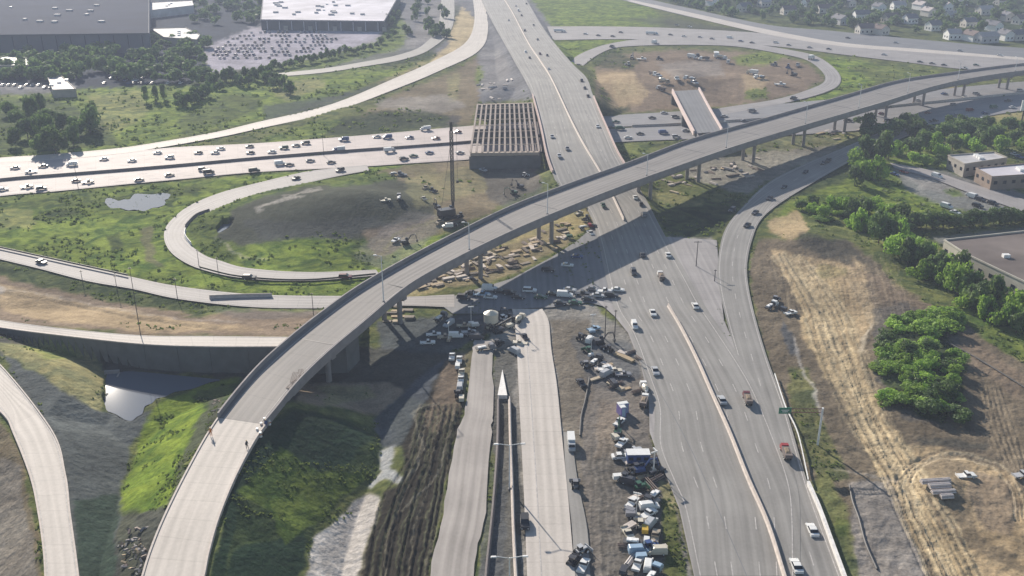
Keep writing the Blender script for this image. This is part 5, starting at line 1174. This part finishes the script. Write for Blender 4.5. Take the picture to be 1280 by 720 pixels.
bw = mat('white_roof', (.60, .58, .63), .8, scale=.06, var=.22); dk = mat('dark_siding', (.07, .075, .09), .8, scale=.1); tn = mat('tan_block', (.36, .33, .29), .8, scale=.3); gr = mat('tar_roof', (.17, .145, .135), .9, scale=.08, var=.3); lr = mat('light_roof', (.50, .49, .50), .7, scale=.1, var=.25)
house_px([(326,25),(480,27),(500,-8),(330,-12)], 7, 'huge white roofed warehouse with a dark front wall beyond the parking lot', dk, bw, name='warehouse', win=False)
house_px([(-160,46),(186,42),(186,-14),(-160,-14)], 12, 'huge dark blue grey factory building at the top left corner', mat('slate_siding', (.10, .115, .15), .85, scale=.05, var=.2), mat('slate_roof', (.03, .04, .07), 1, scale=.03, var=.2), name='factory', win=False)
house_px([(180,4),(240,1),(242,7),(182,14)], 6, 'long pale roofed shed between the factory and the white warehouse', lr, lr, name='shed', win=False)
house_px([(188,36),(232,35),(250,44),(246,50),(205,47)], 5, 'low grey roofed block beside the parking lot', tn, lr, name='low_building', win=False)
house_px([(-20,78),(15,68),(48,78),(45,82),(0,83)], 5, 'low pale green roofed block at the far left', tn, mat('greenish_roof', (.30, .33, .28), .7), name='low_building', win=False)
house_px([(1185,195),(1242,191),(1259,198),(1206,206)], 4.5, 'low building with a pale grey flat roof, the farther one at right', tn, lr, name='office_building')
house_px([(1220,211),(1240,222),(1330,216),(1310,203)], 4.5, 'low brick building with a bright white flat roof at the right edge', mat('brown_block', (.26, .20, .16), .8, scale=.4), bw, name='office_building')
house_px([(1180,301),(1208,319),(1290,358),(1420,400),(1450,330),(1290,289)], 5.5, 'large brown flat roofed building with a pale side wall at right', mat('pale_block', (.50, .47, .40), .8, scale=.3), gr, name='flat_roofed_building')
r_ = house_px([(60,98),(76,95),(95,112),(66,113)], 3.5, 'pinkish white hip roofed house at the far left', tn, mat('pink_roof', (.6, .52, .5), .7), name='house', win=False, cat='house')
for m_ in (MC['slate_roof'], bw, lr, gr): m_.node_tree.nodes['Principled BSDF'].inputs['Specular IOR Level'].default_value = .1
rh = random.Random(21)
def gable(a, b, label, wc, rc, rz, L=11, W=8, h=4.5, det=True):
    p = onto(a, b); p.z = max(p.z, -.3); r = empty('house', p, rz, label, 'house', None)
    mb = MB(); mb.box((0, 0, h / 2), (L, W, h)); mb.add([(-L / 2, -W / 2, h), (-L / 2, W / 2, h), (-L / 2, 0, h + 2.6)], [(0, 2, 1)]); mb.add([(L / 2, -W / 2, h), (L / 2, W / 2, h), (L / 2, 0, h + 2.6)], [(0, 1, 2)]); mb.build('wall', wc, r)
    mb = MB()
    for s in (-1, 1):
        e = [(-L / 2 - .4, s * (W / 2 + .5), h - .2), (L / 2 + .4, s * (W / 2 + .5), h - .2), (L / 2 + .4, 0, h + 2.75), (-L / 2 - .4, 0, h + 2.75)]
        mb.add(e + [(x, y, z + .2) for x, y, z in e], [(0, 1, 2, 3), (7, 6, 5, 4), (0, 4, 5, 1), (1, 5, 6, 2), (3, 2, 6, 7), (0, 3, 7, 4)])
    mb.build('roof', rc, r); mb = MB(); mb.box((L * .2, 1, h + 2.6), (.8, .8, 1.6)); mb.build('chimney', tn, r)
    for k in range(3):
        mb = MB(); mb.box((-L / 2 + L * (k + .6) / 3.2, -W / 2 - .03, 1.9), (1.1, .1, 1.3)); mb.build('window', M_GLASS, r)
    for k in range(2):
        mb = MB(); mb.box((-L / 2 - .03, (k - .5) * 3, 1.9), (.1, 1.0, 1.3)); mb.build('window', M_GLASS, r)
    return r
HW = [mat('white_siding', (.85, .84, .82), .7), mat('cream_siding', (.62, .58, .52), .7), mat('grey_siding', (.45, .45, .47), .7)]
HR = [mat('brown_shingle', (.17, .13, .12), .9), mat('grey_shingle', (.15, .15, .17), .9), mat('pale_shingle', (.42, .38, .37), .85)]
HP = [(1050,30,2),(1098,14,0),(1122,12,0),(1150,12,0),(1182,13,0),(1137,29,0),(1189,25,0),(1080,42,1),(1100,43,1),(1190,49,0),(1232,53,2),(1256,50,0),(1272,50,1),(1214,51,0),(1230,18,1),(1258,26,1),(890,7,0),(955,8,1),(930,14,1),(1010,8,0),(1030,16,1),(985,18,1),(1166,38,0),(1210,34,1),(1240,38,0),(1275,30,1),(1200,6,0),(1250,6,1),(1060,8,1),(1112,28,1),(1160,20,1),(1076,24,0)]
HP = sorted(HP)
for i, (a, b, t) in enumerate(HP): gable(a, b, '%s house among the trees at upper right, %s from the left' % (['white', 'cream', 'large grey'][t], nth(i + 1)), HW[t], HR[rh.randrange(3)], rh.choice([.2, .3, 1.8, 1.9]) + rh.uniform(-.15, .15), L=15 if t == 2 else rh.uniform(9, 13))

# ---------------------------------------------------------------- trees and shrubs
def crown_mesh(seed, blobs, per, leaf, m, rx=1.0, h=1.0, low=.25):
    """clumps of small leaf faces spread over and through uneven blobs; unit size"""
    r = np.random.RandomState(seed); V = []; F = []
    for b in range(blobs):
        a = r.rand() * 6.28; q = (r.rand() ** .6) * .62 * rx; z = low + (1 - low) * (.15 + .75 * r.rand()) * h; q *= (1.15 - abs(z / h - .5)); c = np.array([math.cos(a) * q, math.sin(a) * q, z]); R_ = .22 + .16 * r.rand()
        n = per; d = r.randn(n, 3); d /= np.linalg.norm(d, axis=1)[:, None]; rad = R_ * (.72 + .36 * r.rand(n)); P_ = c + d * rad[:, None] * [1, 1, .8]
        for i in range(n):
            nn = d[i] + r.randn(3) * .55; nn /= np.linalg.norm(nn); u = np.cross(nn, [0, 0, 1.0]); u /= np.linalg.norm(u) + 1e-6; v = np.cross(nn, u); s = leaf * (.6 + .8 * r.rand())
            o = len(V); V += [P_[i] - u * s - v * s * .5, P_[i] + u * s - v * s * .7, P_[i] + u * s * .7 + v * s, P_[i] - u * s * .8 + v * s * .8]; F.append((o, o + 1, o + 2, o + 3))
    me = D.meshes.new('crown'); me.from_pydata([tuple(v) for v in V], [], F); me.materials.append(m); me.update(); return me
def trunk_mesh(h):
    mb = MB(); mb.tube((0, 0, -.1), (.01, 0, h * .55), .045, 7, r1=.03)
    for k in range(5):
        a = k * 1.3; mb.tube((.01, 0, h * (.3 + .05 * k)), (math.cos(a) * .3, math.sin(a) * .3, h * (.55 + .06 * k)), .02, 5, r1=.008)
    return mb.mesh('trunk', M_TRUNK)
CRN = [crown_mesh(i, 15, 75, .06, M_LEAF) for i in range(4)]; CRF = [crown_mesh(10 + i, 9, 34, .10, M_LEAF) for i in range(4)]; CRB = [crown_mesh(20 + i, 14, 80, .055, M_LEAFB, 1.15, .8, .05) for i in range(4)]
COLM = [crown_mesh(40 + i, 9, 40, .09, M_LEAF, .5, 1.2, .1) for i in range(2)]
TR = trunk_mesh(1.0); rt = random.Random(31)
def tree(a, b, ht, wd, set_, label, group, name='broadleaf_tree', cat='tree', trunk=True):
    p = onto(a, b); p.z = max(p.z, -.4); r = empty(name, p, rt.uniform(0, 6.28), label, cat, group); r.scale = (wd, wd, ht)
    o = D.objects.new('crown', rt.choice(set_)); COL.objects.link(o); o.parent = r
    if trunk: o = D.objects.new('trunk', TR); COL.objects.link(o); o.parent = r
    return r
left = [(25,155),(42,146),(62,152),(78,158),(98,165),(113,162),(35,168),(58,176),(20,178),(92,178),(50,188),(115,155),(70,188),(12,140),(50,136)]
for i, (a, b) in enumerate(sorted(left)): tree(a, b + 4, rt.uniform(6, 11.5), rt.uniform(4, 7), CRN, 'dark green tree in the clump at the left edge, %s from the left' % nth(i + 1), 'trees in the left clump')
for i, (a, b) in enumerate([(183,128),(195,127),(205,126)]): tree(a, b, 6.5, 3.2, COLM, 'slim dark tree on the bright lawn, %s of three from the left' % nth(i + 1), 'slim trees on the lawn', 'slim_tree')
for i in range(34):
    a = 225 + i * 4.2 + rt.uniform(-2, 2); b = np.interp(a, [225, 275, 330, 370], [128, 104, 96, 112]) + rt.uniform(-4, 10); tree(a, b, rt.uniform(4, 7), rt.uniform(3, 5), CRF, 'small tree on the lawn below the parking lot, %s from the left' % nth(i + 1), 'trees below the parking lot')
for i in range(22):
    a = 335 + i * 7.5; tree(a, np.interp(a, [335, 425, 470, 500], [90, 70, 60, 40]) + rt.uniform(-1.5, 1.5), rt.uniform(3.5, 6), rt.uniform(3, 4.5), CRF, 'small round tree on the green strip along the parking lot', 'trees along the parking lot')
for i in range(24): tree(rt.uniform(480, 560), rt.uniform(0, 50), rt.uniform(5, 8), rt.uniform(4, 6), CRF, 'tree in the green belt between warehouse and haul road', 'trees in the green belt')
def wood(name, pts, label):
    mb_v = []; mb_f = []
    for a, b, ht, wd in pts:
        me = rt.choice(CRF); p = onto(a, b); c, q = math.cos(rt.random() * 6), 0; an = rt.uniform(0, 6.28); c, s_ = math.cos(an), math.sin(an)
        v = np.zeros(len(me.vertices) * 3); me.vertices.foreach_get('co', v); v = v.reshape(-1, 3); x = (v[:, 0] * c - v[:, 1] * s_) * wd + p.x; y = (v[:, 0] * s_ + v[:, 1] * c) * wd + p.y; z = v[:, 2] * ht + p.z
        mb_v.append(np.stack([x, y, z], -1))
    V = np.concatenate(mb_v); me = D.meshes.new(name); n = len(V); me.vertices.add(n); me.vertices.foreach_set('co', V.astype(np.float32).ravel()); me.loops.add(n); me.loops.foreach_set('vertex_index', np.arange(n, dtype=np.int32))
    me.polygons.add(n // 4); me.polygons.foreach_set('loop_start', np.arange(0, n, 4, dtype=np.int32)); me.update(calc_edges=True); me.materials.append(M_LEAF)
    tag(link(name, me), label, 'woods', kind='stuff')
pts = []
for i in range(190):
    a = rt.uniform(-30, 258); b = rt.uniform(50, 104) if a > 95 or rt.random() < .4 else rt.uniform(76, 100)
    pts.append((a, b, rt.uniform(4, 8), rt.uniform(4, 8)))
for i in range(46): pts.append((rt.uniform(240, 330), rt.uniform(-8, 34), rt.uniform(5, 8), rt.uniform(5, 8)))
wood('woods', pts, 'shaded hazy woods at the upper left between factory and lawn')
pts = []
for i in range(330):
    a = rt.uniform(840, 1300); lo = -16; hi = np.interp(a, [840, 960, 1035, 1300], [10, 28, 34, 54]); b = rt.uniform(lo, hi)
    if any(abs(a - h_[0]) < 6 and -1 < b - h_[1] < 8 for h_ in HP): continue
    if b < hi - 16: pts.append((a, b, rt.uniform(5, 8.5), rt.uniform(5, 8)))
    else: tree(a, b, rt.uniform(4, 8), rt.uniform(4, 7), CRF, 'green tree in front of the houses at upper right', 'trees among the houses')
wood('woods', pts, 'mass of trees round the far houses at upper right')
for i in range(28): tree(rt.uniform(700, 840), rt.uniform(-40, -6), rt.uniform(6, 9), rt.uniform(5, 8), CRF, 'green tree beyond the far verge at the top', 'trees beyond the far verge')
for i in range(70):
    a = rt.uniform(1000, 1290); b = np.interp(a, [1000, 1060, 1120, 1200, 1290], [262, 268, 305, 362, 412]) + rt.gauss(0, 7)
    tree(a, b, rt.uniform(1.5, 3.8), rt.uniform(2, 4.5), CRB if rt.random() < .6 else CRN, 'shrub on the green slope along the right tree belt', 'shrubs along the right belt', 'shrub', 'shrub', False)
belt = [(1072,205,12),(1084,196,13),(1098,200,13),(1078,218,10),(1095,220,10),(1068,228,9),(1110,196,9),(1123,190,10),(1136,186,9),(1150,188,10),(1163,184,10),(1176,190,8),(1190,184,9),(1205,180,8),(1220,186,8),(1236,178,9),(1250,186,8),(1266,180,9),(1280,188,9),(1140,200,7),(1158,202,7),(1172,204,7),
 (1040,258,7),(1055,262,8),(1068,270,8),(1082,266,9),(1096,262,9),(1110,268,9),(1122,275,9),(1028,268,6),(1075,284,8),(1092,284,9),(1108,286,9),(1098,300,10),(1112,302,10),(1128,300,9),(1122,316,10),(1138,314,10),(1134,328,9),(1152,330,10),(1148,342,9),(1166,345,10),(1182,336,8),(1180,352,10),(1196,348,9),(1196,364,10),(1212,366,10),(1228,372,9),(1215,382,9),(1244,382,9),(1262,392,9),(1250,402,8),(1278,398,10),(1290,412,10),(1206,380,7),(1232,395,8),(1160,318,7),(1270,412,8)]
for i, (a, b, h) in enumerate(sorted(belt)): tree(a, b + 4, h * rt.uniform(.6, .95), h * rt.uniform(.38, .55), CRN if i % 5 > 2 else CRB, 'leafy green tree in the belt by the right car park, %s from the left' % nth(i + 1), 'trees in the right belt')
for i in range(26): tree(1130 + i * 7, np.interp(1130 + i * 7, [1130, 1300], [284, 278]) + rt.uniform(-1, 3), rt.uniform(3.5, 5), rt.uniform(3, 4), CRN, 'small tree in the hedge row behind the flat roofed building', 'hedge row trees', 'hedge_tree')
for i in range(24):
    tree(rt.uniform(1110, 1195), rt.uniform(398, 420) , rt.uniform(2, 3.5), rt.uniform(3, 5), CRB, 'bright green bush in the thicket on the bare earth', 'bushes in the bright thicket', 'bush', 'bush', False)
for i in range(52):
    q = rt.random(); a = 1108 + q * 88 + rt.uniform(-8, 8); b = 420 + rt.random() * 85 + q * 20
    tree(a, b, rt.uniform(1.3, 3.2), rt.uniform(2.2, 4.0), CRB if rt.random() < .75 else CRN, 'bright green bush in the thicket on the bare earth', 'bushes in the bright thicket', 'bush', 'bush', False)
for i in range(30): tree(rt.uniform(1070, 1280), rt.uniform(60, 100) if False else rt.uniform(160, 176), rt.uniform(4, 7), rt.uniform(4, 6), CRN, 'tree in the far right belt below the freeway', 'trees below the right freeway')
# weeds: ground cover that nobody could count
def weeds():
    r = np.random.RandomState(5); N = 60000; px = r.uniform(-10, 1290, N); py = r.uniform(60, 730, N)
    k = samp(VEG, px, py); keep = (r.rand(N) < k * .8) & (k > .3)
    px, py = px[keep], py[keep]; dy = (py - 360) / FPX; t = -CH / (-sP - dy * cP); X = (px - 640) / FPX * t; Y = (cP - dy * sP) * t
    cl = vn(X, Y, 9, 3) + vn(X, Y, 3.5, 4) * .8; kk = cl > .05; X, Y = X[kk], Y[kk]
    # look heights up on the ground grid
    PYr = 360 + FPX * (CH * cP - Y * sP) / (Y * cP + CH * sP); rows = GRID_ROWS; ri = np.clip(np.searchsorted(-rows, -PYr), 1, len(rows) - 1)
    PXc = 640 + FPX * X / (Y * cP + CH * sP); ci = np.clip(np.searchsorted(GRID_COLS, PXc), 1, len(GRID_COLS) - 1); Z = np.minimum(GZ[ri, ci], GZ[ri - 1, ci - 1])
    ok = np.ones(len(X), bool)
    for S in ROADS + [FLY[:80], W1, W2]:
        poly = [(s[0], s[1]) for s in S] + [(s[2], s[3]) for s in S[::-1]]; ok &= ~pip(poly, X, Y)
    X, Y, Z = X[ok], Y[ok], Z[ok]; n = len(X); V = []; 
    s = (.25 + r.rand(n) * .55) * np.clip(Y / 260, .6, 1.8); verts = np.zeros((n, 3, 4, 3)); 
    for q in range(3):
        a = r.rand(n) * 6.28; tx = np.cos(a) * s * .6; ty = np.sin(a) * s * .6; hx = r.randn(n) * s * .3; hy = r.randn(n) * s * .3; ox = r.randn(n) * s * .4; oy = r.randn(n) * s * .4; hh = s * (.5 + .5 * r.rand(n))
        verts[:, q, 0] = np.stack([X + ox - tx, Y + oy - ty, Z], -1); verts[:, q, 1] = np.stack([X + ox + tx, Y + oy + ty, Z], -1)
        verts[:, q, 2] = np.stack([X + ox + tx * .6 + hx, Y + oy + ty * .6 + hy, Z + hh], -1); verts[:, q, 3] = np.stack([X + ox - tx * .6 + hx, Y + oy - ty * .6 + hy, Z + hh * .8], -1)
    me = D.meshes.new('weeds'); nv = n * 12; me.vertices.add(nv); me.vertices.foreach_set('co', verts.astype(np.float32).ravel()); me.loops.add(nv); me.loops.foreach_set('vertex_index', np.arange(nv, dtype=np.int32))
    me.polygons.add(n * 3); me.polygons.foreach_set('loop_start', np.arange(0, nv, 4, dtype=np.int32)); me.update(calc_edges=True); me.materials.append(M_WEED)
    o = link('weeds', me); tag(o, 'tufts of weeds and low scrub over the grassy verges', 'weeds', kind='stuff')
weeds()
# ---------------------------------------------------------------- haze in the air
mb = MB(); mb.box((0, 2100, 50), (8600, 5200, 118)); hz = mb.build('haze', []); hz['kind'] = 'stuff'
m = D.materials.new('haze'); m.use_nodes = True; n = m.node_tree.nodes; n.clear(); l = m.node_tree.links
out = n.new('ShaderNodeOutputMaterial'); pv = n.new('ShaderNodeVolumePrincipled'); pv.inputs['Color'].default_value = (.66, .76, 1, 1); pv.inputs['Density'].default_value = .00029; pv.inputs['Anisotropy'].default_value = .1
l.new(pv.outputs[0], out.inputs['Volume']); hz.data.materials.append(m)
